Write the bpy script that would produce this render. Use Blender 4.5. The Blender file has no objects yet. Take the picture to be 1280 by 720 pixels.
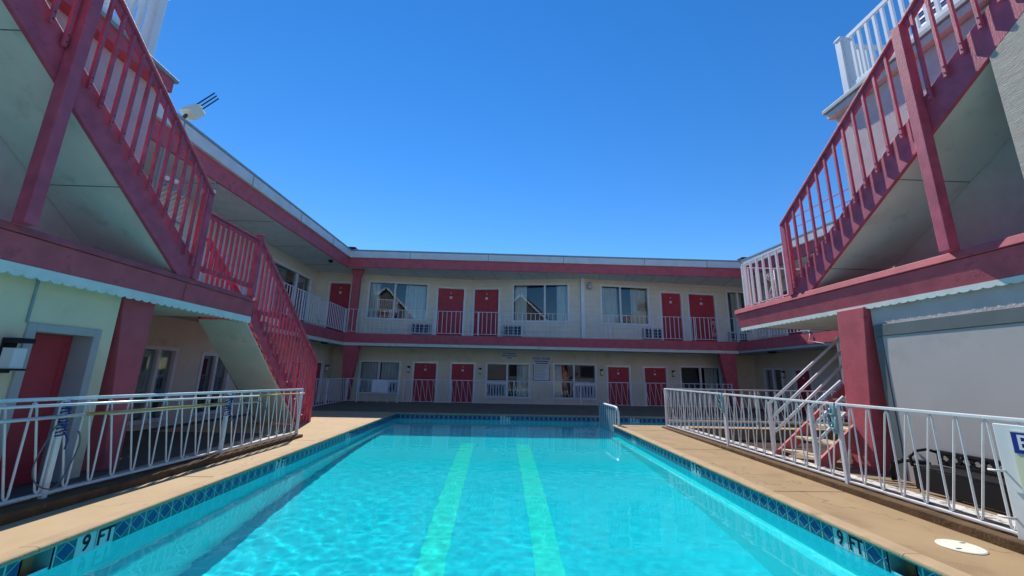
import bpy, bmesh, math, random
import numpy as np
from mathutils import Vector, Matrix
random.seed(7)
S = bpy.context.scene
COL = S.collection
R = math.radians

# ---------------------------------------------------------------- materials
def mat(name, col, rough=.6, var=.10, scale=3., bump=.15, bscale=40., spec=.3, metal=0., dirt=None, dscale=2.5, dth=.62, stretch=None, chips=None, cscale=35, cth=.70, crack=None):
    m = bpy.data.materials.new(name); m.use_nodes = True
    nt = m.node_tree; N = nt.nodes; L = nt.links
    b = N['Principled BSDF']
    b.inputs['Roughness'].default_value = rough
    b.inputs['Specular IOR Level'].default_value = spec
    b.inputs['Metallic'].default_value = metal
    tc = N.new('ShaderNodeNewGeometry')
    src = tc.outputs['Position']
    if stretch:
        mp = N.new('ShaderNodeMapping'); mp.inputs['Scale'].default_value = stretch
        L.new(src, mp.inputs[0]); src = mp.outputs[0]
    n1 = N.new('ShaderNodeTexNoise'); n1.inputs['Scale'].default_value = scale; n1.inputs['Detail'].default_value = 6
    L.new(src, n1.inputs['Vector'])
    mx = N.new('ShaderNodeMix'); mx.data_type = 'RGBA'
    mr = N.new('ShaderNodeMapRange'); mr.inputs[1].default_value = .3; mr.inputs[2].default_value = .7
    L.new(n1.outputs[0], mr.inputs[0]); L.new(mr.outputs[0], mx.inputs[0])
    mx.inputs[6].default_value = [c*(1-var) for c in col]+[1]
    mx.inputs[7].default_value = [min(1, c*(1+var)) for c in col]+[1]
    out = mx.outputs[2]
    if dirt:
        n3 = N.new('ShaderNodeTexNoise'); n3.inputs['Scale'].default_value = dscale; n3.inputs['Detail'].default_value = 9; n3.inputs['Roughness'].default_value = .65
        L.new(src, n3.inputs['Vector'])
        m3 = N.new('ShaderNodeMapRange'); m3.inputs[1].default_value = dth; m3.inputs[2].default_value = dth+.10
        L.new(n3.outputs[0], m3.inputs[0])
        x3 = N.new('ShaderNodeMix'); x3.data_type = 'RGBA'
        L.new(m3.outputs[0], x3.inputs[0]); L.new(out, x3.inputs[6]); x3.inputs[7].default_value = list(dirt)+[1]
        out = x3.outputs[2]
    if chips:
        n4 = N.new('ShaderNodeTexNoise'); n4.inputs['Scale'].default_value = cscale; n4.inputs['Detail'].default_value = 8; n4.inputs['Roughness'].default_value = .7
        L.new(src, n4.inputs['Vector'])
        m4 = N.new('ShaderNodeMapRange'); m4.inputs[1].default_value = cth; m4.inputs[2].default_value = cth+.03
        L.new(n4.outputs[0], m4.inputs[0])
        x4 = N.new('ShaderNodeMix'); x4.data_type = 'RGBA'
        L.new(m4.outputs[0], x4.inputs[0]); L.new(out, x4.inputs[6]); x4.inputs[7].default_value = list(chips)+[1]
        out = x4.outputs[2]
    if crack:
        nd = N.new('ShaderNodeTexNoise'); nd.inputs['Scale'].default_value = 3; nd.inputs['Detail'].default_value = 6; L.new(src, nd.inputs['Vector'])
        ad = N.new('ShaderNodeMix'); ad.data_type = 'RGBA'; ad.blend_type = 'ADD'; ad.inputs[0].default_value = .35; L.new(src, ad.inputs[6]); L.new(nd.outputs[1], ad.inputs[7])
        vo = N.new('ShaderNodeTexVoronoi'); vo.feature = 'DISTANCE_TO_EDGE'; vo.inputs['Scale'].default_value = .62; L.new(ad.outputs[2], vo.inputs['Vector'])
        mk = N.new('ShaderNodeMapRange'); mk.inputs[1].default_value = .0015; mk.inputs[2].default_value = .004; mk.inputs[3].default_value = 1; mk.inputs[4].default_value = 0; L.new(vo.outputs['Distance'], mk.inputs[0])
        mu = N.new('ShaderNodeMath'); mu.operation = 'MULTIPLY'; L.new(mk.outputs[0], mu.inputs[0]); L.new(mr.outputs[0], mu.inputs[1])
        x5 = N.new('ShaderNodeMix'); x5.data_type = 'RGBA'; L.new(mu.outputs[0], x5.inputs[0]); L.new(out, x5.inputs[6]); x5.inputs[7].default_value = list(crack)+[1]
        out = x5.outputs[2]
    L.new(out, b.inputs['Base Color'])
    if bump:
        n2 = N.new('ShaderNodeTexNoise'); n2.inputs['Scale'].default_value = bscale; n2.inputs['Detail'].default_value = 4
        L.new(src, n2.inputs['Vector'])
        bp = N.new('ShaderNodeBump'); bp.inputs['Strength'].default_value = bump; bp.inputs['Distance'].default_value = .01
        L.new(n2.outputs[0], bp.inputs['Height']); L.new(bp.outputs[0], b.inputs['Normal'])
    return m

RED = (.56, .112, .138)
M = {}
M['red'] = mat('red_paint', RED, .6, .16, 4, .3, 60, dirt=(.42, .085, .11), dscale=4, dth=.58, chips=(.60, .42, .40), cscale=22, cth=.715)
M['redwood'] = mat('red_painted_wood', (.54, .100, .155), .55, .18, 6, .4, 70, dirt=(.38, .075, .12), dscale=7, dth=.62, chips=(.16, .08, .09), cscale=26, cth=.705)
M['door'] = mat('door_red', (.50, .055, .075), .5, .10, 4, .15, 50, dirt=(.40, .045, .06), dscale=5, dth=.58)
M['red_chip'] = mat('red_chipped_cap', (.52, .12, .13), .65, .2, 6, .4, 50, dirt=(.30, .18, .16), dscale=14, dth=.66)
M['cream'] = mat('cream_wall', (.80, .71, .53), .8, .06, 2, .2, 60, dirt=(.64, .58, .45), dscale=1.5, dth=.60)
M['green'] = mat('pale_green_wall', (.80, .68, .46), .8, .06, 2, .25, 50, dirt=(.68, .60, .43), dscale=2.2, dth=.60)
M['soffit'] = mat('pale_green_soffit', (.72, .73, .65), .7, .06, 3, .2, 40, dirt=(.60, .60, .52), dscale=2.5, dth=.56, chips=(.30, .29, .25), cscale=9, cth=.725)
M['mint'] = mat('mint_trim', (.72, .78, .73), .6, .08, 5, .1, 40)
M['grey_soffit'] = mat('grey_soffit', (.46, .52, .53), .7, .06, 2, .1, 40)
M['pink'] = mat('pink_stucco', (.62, .52, .50), .9, .08, 4, .6, 45)
M['white'] = mat('white_paint', (.78, .78, .77), .45, .05, 6, .1, 60, dirt=(.58, .52, .44), dscale=18, dth=.70)
M['iron'] = mat('white_iron', (.74, .75, .76), .4, .06, 9, .1, 80, dirt=(.42, .30, .20), dscale=25, dth=.71)
M['vinyl'] = mat('white_vinyl', (.82, .84, .86), .3, .02, 5, 0)
M['frame'] = mat('window_frame', (.86, .86, .85), .4, .04, 5, 0)
M['gutter'] = mat('white_gutter', (.66, .70, .72), .45, .07, 3, .08, 30, dirt=(.45, .47, .47), dscale=7, dth=.66)
M['drip'] = mat('grey_drip_edge', (.30, .36, .38), .5, .1, 5, .1)
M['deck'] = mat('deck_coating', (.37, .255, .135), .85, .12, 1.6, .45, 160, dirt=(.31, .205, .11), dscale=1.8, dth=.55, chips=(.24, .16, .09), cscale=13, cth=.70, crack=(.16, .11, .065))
M['coping'] = mat('coping', (.46, .325, .19), .8, .12, 4, .4, 120, dirt=(.34, .225, .125), dscale=5, dth=.58, chips=(.55, .48, .38), cscale=30, cth=.70)
M['curb'] = mat('brown_curb', (.12, .072, .036), .9, .3, 6, .6, 40, dirt=(.40, .31, .19), dscale=7, dth=.64)  # brown set darker, standing in for shade on the curb face
M['curbwhite'] = mat('chipped_white_curb', (.62, .60, .56), .8, .12, 8, .5, 40, dirt=(.20, .15, .10), dscale=11, dth=.50)
M['deckshade'] = mat('shade_toned_deck', (.20, .14, .085), .85, .15, 2, .3, 100, dirt=(.11, .08, .055), dscale=2, dth=.55)  # back deck: the wing's deep shade is put into this darker colour
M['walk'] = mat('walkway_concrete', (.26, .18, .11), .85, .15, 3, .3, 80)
M['pit'] = mat('dark_red_brick', (.075, .040, .034), .9, .3, 5, .5, 30)
M['decksheen'] = mat('sheen_toned_deck', (.49, .355, .20), .8, .06, 2.2, .3, 160, dirt=(.47, .335, .195), dscale=1.6, dth=.55, chips=(.33, .23, .14), cscale=13, cth=.70, crack=(.20, .14, .085))  # left deck: sun sheen painted in as a paler base colour
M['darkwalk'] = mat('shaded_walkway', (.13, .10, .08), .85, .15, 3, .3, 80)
M['ground'] = mat('ground', (.07, .065, .06), .9, .2, .5, .3, 10)
M['plaster'] = mat('pool_plaster', (.38, .76, .82), .9, .05, 1.2, 0, spec=.1)
M['ledge'] = mat('pool_ledge_sunlit', (.85, .93, .93), .9, .04, 3, 0, spec=.1)  # brighter than the plaster: sunlight on the ledge put into the colour
M['stripe'] = mat('pool_lane_stripe', (.80, .95, .76), .9, .05, 4, 0, spec=.1)
M['black'] = mat('black_metal', (.015, .015, .018), .5, .1, 6, .1)
M['blacktrim'] = mat('dark_trim', (.05, .05, .055), .6, .1, 6, .1)
M['lampglass'] = mat('lamp_glass', (.75, .76, .78), .3, .03, 6, 0)
M['panelgrey'] = mat('grey_panel', (.50, .475, .46), .65, .06, 1.0, .05, 30, dirt=(.46, .435, .42), dscale=1.4, dth=.54, chips=(.36, .35, .36), cscale=11, cth=.72)
M['bluegrey'] = mat('blue_grey_trim', (.15, .175, .18), .6, .08, 4, .1, 40)
M['clad'] = mat('weathered_clad', (.56, .47, .385), .85, .14, 3, .9, 14, dirt=(.60, .57, .53), dscale=5, dth=.60, stretch=(1, 1.2, 9))
M['tread'] = mat('worn_tread', (.62, .52, .36), .8, .15, 6, .4, 40, dirt=(.35, .26, .15), dscale=9, dth=.62)
M['bluerope'] = mat('blue_rope', (.025, .06, .25), .7, .15, 30, .3, 60)
M['hose'] = mat('grey_hose', (.12, .14, .17), .5, .1, 6, 0)
M['alu'] = mat('aluminium_pole', (.60, .68, .74), .3, .05, 8, 0, metal=.35)
M['yellow'] = mat('yellow_pole', (.42, .31, .12), .45, .1, 8, 0)
M['hook'] = mat('blue_hook', (.26, .40, .43), .45, .1, 10, 0)
M['lid'] = mat('lid_plastic', (.78, .76, .62), .5, .05, 9, .1, 60)
M['signwhite'] = mat('sign_white', (.70, .74, .75), .5, .04, 4, 0)
M['signblue'] = mat('sign_blue', (.02, .03, .30), .4, .03, 4, 0)
M['signcream'] = mat('sign_cream', (.66, .70, .52), .5, .04, 4, 0)
M['ink'] = mat('black_ink', (.012, .014, .02), .6, 0, 4, 0)
M['inkblue'] = mat('blue_ink', (.02, .05, .16), .6, 0, 4, 0)
M['curtain'] = mat('curtain', (.80, .82, .77), .9, .08, 3, .1, 30)
M['curtaintan'] = mat('curtain_tan', (.68, .62, .48), .9, .08, 3, .1, 30)
M['room'] = mat('room_dark', (.035, .037, .042), .9, .1, 3, 0)
M['grille'] = mat('vent_grille', (.05, .065, .10), .6, .05, 9, 0)
M['acwhite'] = mat('vent_housing', (.50, .53, .56), .5, .05, 9, 0)
M['towel'] = mat('towel', (.80, .82, .84), .95, .04, 8, .5, 200)
M['stripeblue'] = mat('stripe_blue', (.03, .05, .22), .8, .05, 8, 0)
M['shingle'] = mat('shingle', (.09, .09, .10), .9, .2, 8, .3)
M['siding'] = mat('grey_siding', (.17, .17, .175), .8, .06, 3, 0)
M['bulb'] = mat('globe_glass', (.85, .86, .88), .2, .02, 6, 0)
M['tan'] = mat('tan_rail', (.55, .47, .34), .7, .1, 6, .1)

def siding():
    m = mat('lap_siding', (.84, .74, .60), .75, .06, 2, 0)
    nt = m.node_tree; N = nt.nodes; L = nt.links; b = N['Principled BSDF']
    g = N.new('ShaderNodeNewGeometry'); sp = N.new('ShaderNodeSeparateXYZ'); L.new(g.outputs['Position'], sp.inputs[0])
    d = N.new('ShaderNodeMath'); d.operation = 'DIVIDE'; d.inputs[1].default_value = .24; L.new(sp.outputs[2], d.inputs[0])
    f = N.new('ShaderNodeMath'); f.operation = 'FRACT'; L.new(d.outputs[0], f.inputs[0])
    r = N.new('ShaderNodeMapRange'); r.inputs[1].default_value = 0; r.inputs[2].default_value = .10; r.inputs[3].default_value = 0; r.inputs[4].default_value = 1
    L.new(f.outputs[0], r.inputs[0])
    s = N.new('ShaderNodeMath'); s.operation = 'SUBTRACT'; s.inputs[0].default_value = 1.0; L.new(f.outputs[0], s.inputs[1])
    p = N.new('ShaderNodeMath'); p.operation = 'MULTIPLY'; L.new(s.outputs[0], p.inputs[0]); L.new(r.outputs[0], p.inputs[1])
    bp = N.new('ShaderNodeBump'); bp.inputs['Strength'].default_value = .8; bp.inputs['Distance'].default_value = .014
    L.new(p.outputs[0], bp.inputs['Height']); L.new(bp.outputs[0], b.inputs['Normal'])
    return m
M['siding_cream'] = siding()

def glass():
    m = bpy.data.materials.new('window_glass'); m.use_nodes = True
    nt = m.node_tree; N = nt.nodes; L = nt.links
    N.remove(N['Principled BSDF'])
    t = N.new('ShaderNodeBsdfTransparent'); t.inputs[0].default_value = (.88, .91, .91, 1)
    g = N.new('ShaderNodeBsdfGlossy'); g.inputs['Roughness'].default_value = .0; g.inputs[0].default_value = (.95, .97, 1, 1)
    f = N.new('ShaderNodeFresnel'); f.inputs[0].default_value = 1.55
    a = N.new('ShaderNodeMath'); a.operation = 'MULTIPLY_ADD'; a.inputs[1].default_value = .75; a.inputs[2].default_value = .015; a.use_clamp = True
    mx = N.new('ShaderNodeMixShader')
    L.new(f.outputs[0], a.inputs[0]); L.new(a.outputs[0], mx.inputs[0]); L.new(t.outputs[0], mx.inputs[1]); L.new(g.outputs[0], mx.inputs[2])
    L.new(mx.outputs[0], N['Material Output'].inputs[0])
    return m
M['glass'] = glass()
M['jamb'] = mat('grey_jamb', (.46, .44, .43), .6, .06, 5, .1, 40)

def tiles():
    m = bpy.data.materials.new('pool_tile'); m.use_nodes = True
    nt = m.node_tree; N = nt.nodes; L = nt.links; b = N['Principled BSDF']
    b.inputs['Roughness'].default_value = .18
    uv = N.new('ShaderNodeUVMap'); sp = N.new('ShaderNodeSeparateXYZ'); L.new(uv.outputs[0], sp.inputs[0])
    def ma(op, a, bb=None, clamp=False):
        n = N.new('ShaderNodeMath'); n.operation = op; n.use_clamp = clamp
        for i, v in enumerate((a, bb)):
            if v is None: continue
            if isinstance(v, (int, float)): n.inputs[i].default_value = v
            else: L.new(v, n.inputs[i])
        return n.outputs[0]
    fu = ma('FRACT', sp.outputs[0]); du = ma('ABSOLUTE', ma('SUBTRACT', fu, .5)); dv = ma('ABSOLUTE', ma('SUBTRACT', sp.outputs[1], .5))
    dm = ma('ADD', du, dv)
    dia = ma('LESS_THAN', dm, .44)
    gl = ma('LESS_THAN', ma('ABSOLUTE', ma('SUBTRACT', dm, .45)), .022)
    ge = ma('GREATER_THAN', du, .465)
    grout = ma('MAXIMUM', gl, ge)
    nz = N.new('ShaderNodeTexNoise'); nz.inputs['Scale'].default_value = 9; nz.inputs['Detail'].default_value = 5
    g = N.new('ShaderNodeNewGeometry'); L.new(g.outputs['Position'], nz.inputs['Vector'])
    def mixc(f, a, bb):
        x = N.new('ShaderNodeMix'); x.data_type = 'RGBA'; L.new(f, x.inputs[0])
        for i, v in ((6, a), (7, bb)):
            if isinstance(v, tuple): x.inputs[i].default_value = v
            else: L.new(v, x.inputs[i])
        return x.outputs[2]
    teal = mixc(nz.outputs[0], (.005, .05, .09, 1), (.03, .20, .24, 1))
    blue = mixc(nz.outputs[0], (.005, .015, .10, 1), (.02, .07, .30, 1))
    c = mixc(dia, teal, blue); c = mixc(grout, c, (.25, .50, .52, 1))
    L.new(c, b.inputs['Base Color'])
    return m
M['tile'] = tiles()
M['marker'] = mat('marker_tile', (.45, .66, .68), .25, .05, 6, 0)
M['grout'] = mat('grout', (.20, .42, .42), .7, .1, 9, .1)

def water():
    m = bpy.data.materials.new('pool_water'); m.use_nodes = True
    b = m.node_tree.nodes['Principled BSDF']
    b.inputs['Transmission Weight'].default_value = 1; b.inputs['Roughness'].default_value = 0
    b.inputs['IOR'].default_value = 1.33; b.inputs['Base Color'].default_value = WATER
    return m
WATER = (.03, .86, .91, 1)
M['water'] = water()

# ---------------------------------------------------------------- mesh helpers
class MB:
    def __init__(s): s.v = []; s.f = []; s.uv = None
    def quad(s, *p):
        n = len(s.v); s.v += [tuple(q) for q in p]; s.f.append(tuple(range(n, n+len(p)))); return s
    def hexa(s, b, t):      # bottom 4 and top 4, ccw from above
        n = len(s.v); s.v += [tuple(q) for q in b]+[tuple(q) for q in t]
        for f in ((3, 2, 1, 0), (4, 5, 6, 7), (0, 1, 5, 4), (1, 2, 6, 5), (2, 3, 7, 6), (3, 0, 4, 7)): s.f.append(tuple(n+i for i in f))
        return s
    def box(s, x0, x1, y0, y1, z0, z1):
        if x0 > x1: x0, x1 = x1, x0
        if y0 > y1: y0, y1 = y1, y0
        if z0 > z1: z0, z1 = z1, z0
        return s.hexa([(x0, y0, z0), (x1, y0, z0), (x1, y1, z0), (x0, y1, z0)], [(x0, y0, z1), (x1, y0, z1), (x1, y1, z1), (x0, y1, z1)])
    def prism(s, poly, a0, a1, axis):   # polygon in the two other axes, extruded along axis
        def P(u, v, a):
            return {'x': (a, u, v), 'y': (u, a, v), 'z': (u, v, a)}[axis]
        n = len(s.v); k = len(poly)
        s.v += [P(u, v, a0) for u, v in poly]+[P(u, v, a1) for u, v in poly]
        s.f.append(tuple(n+i for i in range(k))); s.f.append(tuple(n+k+i for i in reversed(range(k))))
        for i in range(k):
            j = (i+1) % k; s.f.append((n+j, n+i, n+k+i, n+k+j))
        return s
    def beam(s, p, q, w, h, up=(0, 0, 1)):
        p = Vector(p); q = Vector(q); d = (q-p).normalized(); u = Vector(up)
        if abs(d.dot(u)) > .98: u = Vector((0, 1, 0))
        r = d.cross(u).normalized(); u = r.cross(d).normalized()
        a = [r*(-w/2)+u*(-h/2), r*(w/2)+u*(-h/2), r*(w/2)+u*(h/2), r*(-w/2)+u*(h/2)]
        return s.hexa([p+x for x in a], [q+x for x in a])
    def tube(s, pts, r, k=6, cap=True):
        pts = [Vector(p) for p in pts]; n0 = len(s.v); prev = None
        for i, p in enumerate(pts):
            d = (pts[min(i+1, len(pts)-1)]-pts[max(i-1, 0)]).normalized()
            if prev is None:
                a = Vector((0, 0, 1)) if abs(d.z) < .9 else Vector((1, 0, 0))
                u = d.cross(a).normalized()
            else:
                u = (prev-d*prev.dot(d)).normalized()
            prev = u; w = d.cross(u)
            rr = r[i] if isinstance(r, (list, tuple)) else r
            for j in range(k):
                t = 2*math.pi*j/k; s.v.append(tuple(p+u*(rr*math.cos(t))+w*(rr*math.sin(t))))
        for i in range(len(pts)-1):
            for j in range(k):
                a = n0+i*k+j; b = n0+i*k+(j+1) % k; s.f.append((a, b, b+k, a+k))
        if cap:
            s.f.append(tuple(n0+j for j in reversed(range(k)))); e = n0+(len(pts)-1)*k; s.f.append(tuple(e+j for j in range(k)))
        return s
    def lathe(s, prof, c=(0, 0, 0), k=16):
        n0 = len(s.v)
        for r, z in prof:
            for j in range(k):
                t = 2*math.pi*j/k; s.v.append((c[0]+r*math.cos(t), c[1]+r*math.sin(t), c[2]+z))
        for i in range(len(prof)-1):
            for j in range(k):
                a = n0+i*k+j; b = n0+i*k+(j+1) % k; s.f.append((a, b, b+k, a+k))
        s.f.append(tuple(n0+j for j in reversed(range(k)))); e = n0+(len(prof)-1)*k; s.f.append(tuple(e+j for j in range(k)))
        return s
    def build(s, name, m, parent=None, loc=(0, 0, 0), rz=0, bevel=0, smooth=False, recalc=True):
        me = bpy.data.meshes.new(name); me.from_pydata(s.v, [], s.f); me.update()
        if recalc:
            bm = bmesh.new(); bm.from_mesh(me); bmesh.ops.recalc_face_normals(bm, faces=bm.faces); bm.to_mesh(me); bm.free()
        if smooth:
            for p in me.polygons: p.use_smooth = True
        me.materials.append(M[m] if isinstance(m, str) else m)
        o = bpy.data.objects.new(name, me); COL.objects.link(o)
        if bevel:
            b = o.modifiers.new('bevel', 'BEVEL'); b.width = bevel; b.segments = 2; b.limit_method = 'ANGLE'
        W = Matrix.Translation(loc) @ Matrix.Rotation(rz, 4, 'Z')
        if parent:
            o.parent = parent; o.matrix_basis = worldm(parent).inverted() @ W
        else:
            o.matrix_basis = W
        return o
def worldm(o):
    return (worldm(o.parent) @ o.matrix_basis) if o.parent else o.matrix_basis.copy()
def tag(o, label, cat, group=None, kind=None):
    if label: o['label'] = label
    if cat: o['category'] = cat
    if group: o['group'] = group
    if kind: o['kind'] = kind
    return o
def struct(o): o['kind'] = 'structure'; return o
def thing(name, label, cat, loc=(0, 0, 0), group=None):
    o = bpy.data.objects.new(name, None); COL.objects.link(o); o.matrix_basis = Matrix.Translation(loc)
    o.empty_display_size = .1
    return tag(o, label, cat, group)
def copyo(o, parent, W):
    c = o.copy(); COL.objects.link(c); c.parent = parent
    c.matrix_basis = worldm(parent).inverted() @ W
    return c
def text_mb(txt, size, align='CENTER', bold=0.0):
    cu = bpy.data.curves.new('t', 'FONT'); cu.body = txt; cu.size = size; cu.align_x = align; cu.align_y = 'CENTER'; cu.extrude = .001; cu.offset = bold
    to = bpy.data.objects.new('t', cu); COL.objects.link(to)
    dg = bpy.context.evaluated_depsgraph_get(); me = bpy.data.meshes.new_from_object(to.evaluated_get(dg))
    bpy.data.objects.remove(to)
    return me
def put_text(name, txt, size, m, parent, M4, bold=0., sx=1.):
    me = text_mb(txt, size, 'CENTER', bold); me.materials.append(M[m])
    for v in me.vertices: v.co.x *= sx
    o = bpy.data.objects.new(name, me); COL.objects.link(o)
    if parent: o.parent = parent; o.matrix_basis = worldm(parent).inverted() @ M4
    else: o.matrix_basis = M4
    return o
def face_m(loc, facing):
    # text plane: local x reads left-to-right for a viewer, local z points to the viewer
    ax = {'-y': ((1, 0, 0), (0, 0, 1), (0, -1, 0)), '+x': ((0, 1, 0), (0, 0, 1), (1, 0, 0)), '-x': ((0, -1, 0), (0, 0, 1), (-1, 0, 0))}[facing]
    m = Matrix.Identity(4)
    for i, a in enumerate(ax):
        for j in range(3): m[j][i] = a[j]
    return Matrix.Translation(loc) @ m

# ---------------------------------------------------------------- camera, light, sky
SUN_EL, SUN_AZ = 48., -15.
cd = bpy.data.cameras.new('camera'); cam = bpy.data.objects.new('camera', cd); COL.objects.link(cam); S.camera = cam
cd.lens = 36*490.7/1280; cd.sensor_width = 36; cd.clip_start = .05; cd.clip_end = 2000
p, y, r = R(12.40), R(1.65), R(1.16)
fw = Vector((math.sin(y)*math.cos(p), math.cos(y)*math.cos(p), math.sin(p))); rt = Vector((math.cos(y), -math.sin(y), 0)); up = rt.cross(fw)
rt2 = rt*math.cos(r)+up*math.sin(r); up2 = up*math.cos(r)-rt*math.sin(r)
mm = Matrix.Identity(4)
for i, a in enumerate((rt2, up2, -fw)):
    for j in range(3): mm[j][i] = a[j]
cam.matrix_world = Matrix.Translation((0, 0, 1.2)) @ mm
sd = Vector((math.sin(R(SUN_AZ))*math.cos(R(SUN_EL)), math.cos(R(SUN_AZ))*math.cos(R(SUN_EL)), math.sin(R(SUN_EL))))
ld = bpy.data.lights.new('sun', 'SUN'); ld.energy = 3.6; ld.angle = R(.5); ld.color = (1, .95, .87)
lo = bpy.data.objects.new('sun', ld); COL.objects.link(lo); lo.rotation_euler = (-sd).to_track_quat('-Z', 'Y').to_euler()
ld.cycles.is_caustics_light = True
w = bpy.data.worlds.new('World'); S.world = w; w.use_nodes = True
sk = w.node_tree.nodes.new('ShaderNodeTexSky'); sk.sky_type = 'NISHITA'; sk.sun_disc = False
sk.sun_elevation = R(SUN_EL); sk.sun_rotation = R(SUN_AZ); sk.air_density = 1.0; sk.dust_density = 0; sk.ozone_density = 4.0; sk.altitude = 0
bg = w.node_tree.nodes['Background']; hsv = w.node_tree.nodes.new('ShaderNodeHueSaturation'); hsv.inputs['Saturation'].default_value = 1.30; hsv.inputs['Hue'].default_value = .505; w.node_tree.links.new(sk.outputs[0], hsv.inputs['Color']); w.node_tree.links.new(hsv.outputs[0], bg.inputs[0]); bg.inputs[1].default_value = .108
S.view_settings.view_transform = 'Standard'; S.view_settings.look = 'None'; S.view_settings.exposure = .62; S.view_settings.gamma = 1
S.cycles.use_denoising = True; S.cycles.max_bounces = 10; S.cycles.transmission_bounces = 8; S.cycles.diffuse_bounces = 4; S.cycles.transparent_max_bounces = 12
S.cycles.sample_clamp_indirect = 6

# ---------------------------------------------------------------- pool
PL, PR, PN, PF, PB, AR = -3.08, 2.95, 10.35, 12.55, -1.5, 8.2     # left, right, notch Y, far Y, behind, alcove right
WZ = -.175
def floorz(yy): return -1.12 if yy > 9 else -1.12-.11*(9-yy)
b = MB()
ys = [PB+i*(PF-PB)/14 for i in range(15)]
for a, c in zip(ys, ys[1:]): b.quad((PL, a, floorz(a)), (PR, a, floorz(a)), (PR, c, floorz(c)), (PL, c, floorz(c)))
b.quad((PR, PN, -1.12), (AR, PN, -1.12), (AR, PF, -1.12), (PR, PF, -1.12))
T0 = -.03
def wallq(p0, p1):
    k = 14
    for i in range(k):
        a = Vector(p0).lerp(Vector(p1), i/k); c = Vector(p0).lerp(Vector(p1), (i+1)/k)
        b.quad((a.x, a.y, -3), (c.x, c.y, -3), (c.x, c.y, WZ+.012), (a.x, a.y, WZ+.012))
for p0, p1 in (((PL, PB), (PL, PF)), ((PL, PF), (AR, PF)), ((AR, PF), (AR, PN)), ((AR, PN), (PR, PN)), ((PR, PN), (PR, PB)), ((PR, PB), (PL, PB))):
    wallq((p0[0], p0[1], 0), (p1[0], p1[1], 0))
basin = struct(b.build('pool_basin', 'plaster', recalc=False)); basin.cycles.is_caustics_receiver = True
b = MB()   # safety ledges
b.prism([(PR, -.66), (PR-.15, -.67), (PR-.16, -.69), (PR-.16, -3), (PR, -3)], PB, PN-.3, 'y')
b.prism([(PL, -.74), (PL+.10, -.76), (PL+.12, -.78), (PL+.12, -3), (PL, -3)], PB, PF-.4, 'y')
led = struct(b.build('pool_ledge', 'ledge')); led.cycles.is_caustics_receiver = True
for x0, x1 in ((-.80, -.50), (.43, .73)):
    b = MB(); yy = [1.0, 3, 5, 7, 9, 9.45]
    for a, c in zip(yy, yy[1:]): b.quad((x0, a, floorz(a)+.004), (x1, a, floorz(a)+.004), (x1, c, floorz(c)+.004), (x0, c, floorz(c)+.004))
    o = struct(b.build('lane_stripe', 'stripe', recalc=False)); o.cycles.is_caustics_receiver = True
# water: one rippled sheet, real waves
def water_sheet():
    rng = np.random.default_rng(3)
    dx = .0135
    X = np.arange(PL, AR+dx/2, dx); Y = np.arange(0.9, PF+dx/2, dx)
    X[0] = PL; Y[-1] = PF
    gx, gy = np.meshgrid(X, Y)
    z = np.zeros_like(gx)
    for k in range(60):
        lam = .06*(.34/.06)**rng.random(); th = rng.uniform(0, 2*np.pi); kk = 2*np.pi/lam
        amp = .00115*lam**1.6*(.6+.8*rng.random())
        wx = gx+.05*np.sin(gy*1.7+k); wy = gy+.05*np.sin(gx*2.1+1.3*k)
        z += amp*np.sin(kk*(np.cos(th)*wx+np.sin(th)*wy)+rng.uniform(0, 6.28))
    # ruffled more near the camera's left, calmer by the right wall
    ruff = .36+1.0/(1+np.exp((gx+.6)/.7))*1/(1+np.exp((gy-6)/1.2))
    z *= ruff
    nx, ny = len(X), len(Y)
    idx = np.arange(nx*ny).reshape(ny, nx)
    cx = (gx[:-1, :-1]+dx/2); cy = (gy[:-1, :-1]+dx/2)
    ok = (cx < PR) | (cy > PN)
    q = np.stack([idx[:-1, :-1], idx[:-1, 1:], idx[1:, 1:], idx[1:, :-1]], -1)[ok]
    me = bpy.data.meshes.new('water')
    co = np.stack([gx, gy, z+WZ], -1).reshape(-1, 3)
    me.vertices.add(len(co)); me.vertices.foreach_set('co', co.ravel())
    me.loops.add(q.size); me.loops.foreach_set('vertex_index', q.ravel().astype(np.int32))
    me.polygons.add(len(q)); me.polygons.foreach_set('loop_start', np.arange(0, q.size, 4, dtype=np.int32)); me.polygons.foreach_set('loop_total', np.full(len(q), 4, dtype=np.int32))
    me.polygons.foreach_set('use_smooth', np.ones(len(q), dtype=bool))
    me.update(calc_edges=True); me.validate()
    me.materials.append(M['water'])
    o = bpy.data.objects.new('water', me); COL.objects.link(o); struct(o); o.cycles.is_caustics_caster = True
    return o
water_sheet()
b = MB().box(PL-.02, PR+.02, PB-.5, .9, WZ-.03, WZ-.01)     # nothing to see behind the camera: plain water surface
# tile band (UV: u counts tiles, v across the band)
TS = .145
def tile_run(mb, uvs, p0, p1, gaps=()):
    p0 = Vector(p0); p1 = Vector(p1); Ln = (p1-p0).length; d = (p1-p0)/Ln
    cuts = [0.]
    for a, c in sorted(gaps): cuts += [a, c]
    cuts.append(Ln)
    for i in range(0, len(cuts), 2):
        a, c = cuts[i], cuts[i+1]
        if c-a < .01: continue
        A = p0+d*a; C = p0+d*c
        mb.quad((A.x, A.y, WZ-.02), (C.x, C.y, WZ-.02), (C.x, C.y, T0-.008), (A.x, A.y, T0-.008))
        uvs += [(a/TS, -.14), (c/TS, -.14), (c/TS, 1), (a/TS, 1)]
mb = MB(); uvs = []
e = .006
SKL, SKR = (2.99, 3.17), (3.0, 3.2)
tile_run(mb, uvs, (PL+e, 0, 0), (PL+e, PF, 0), [(SKL[0], SKL[1]), (3.33, 3.63), (5.98, 6.26), (8.55, 8.83)])
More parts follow.
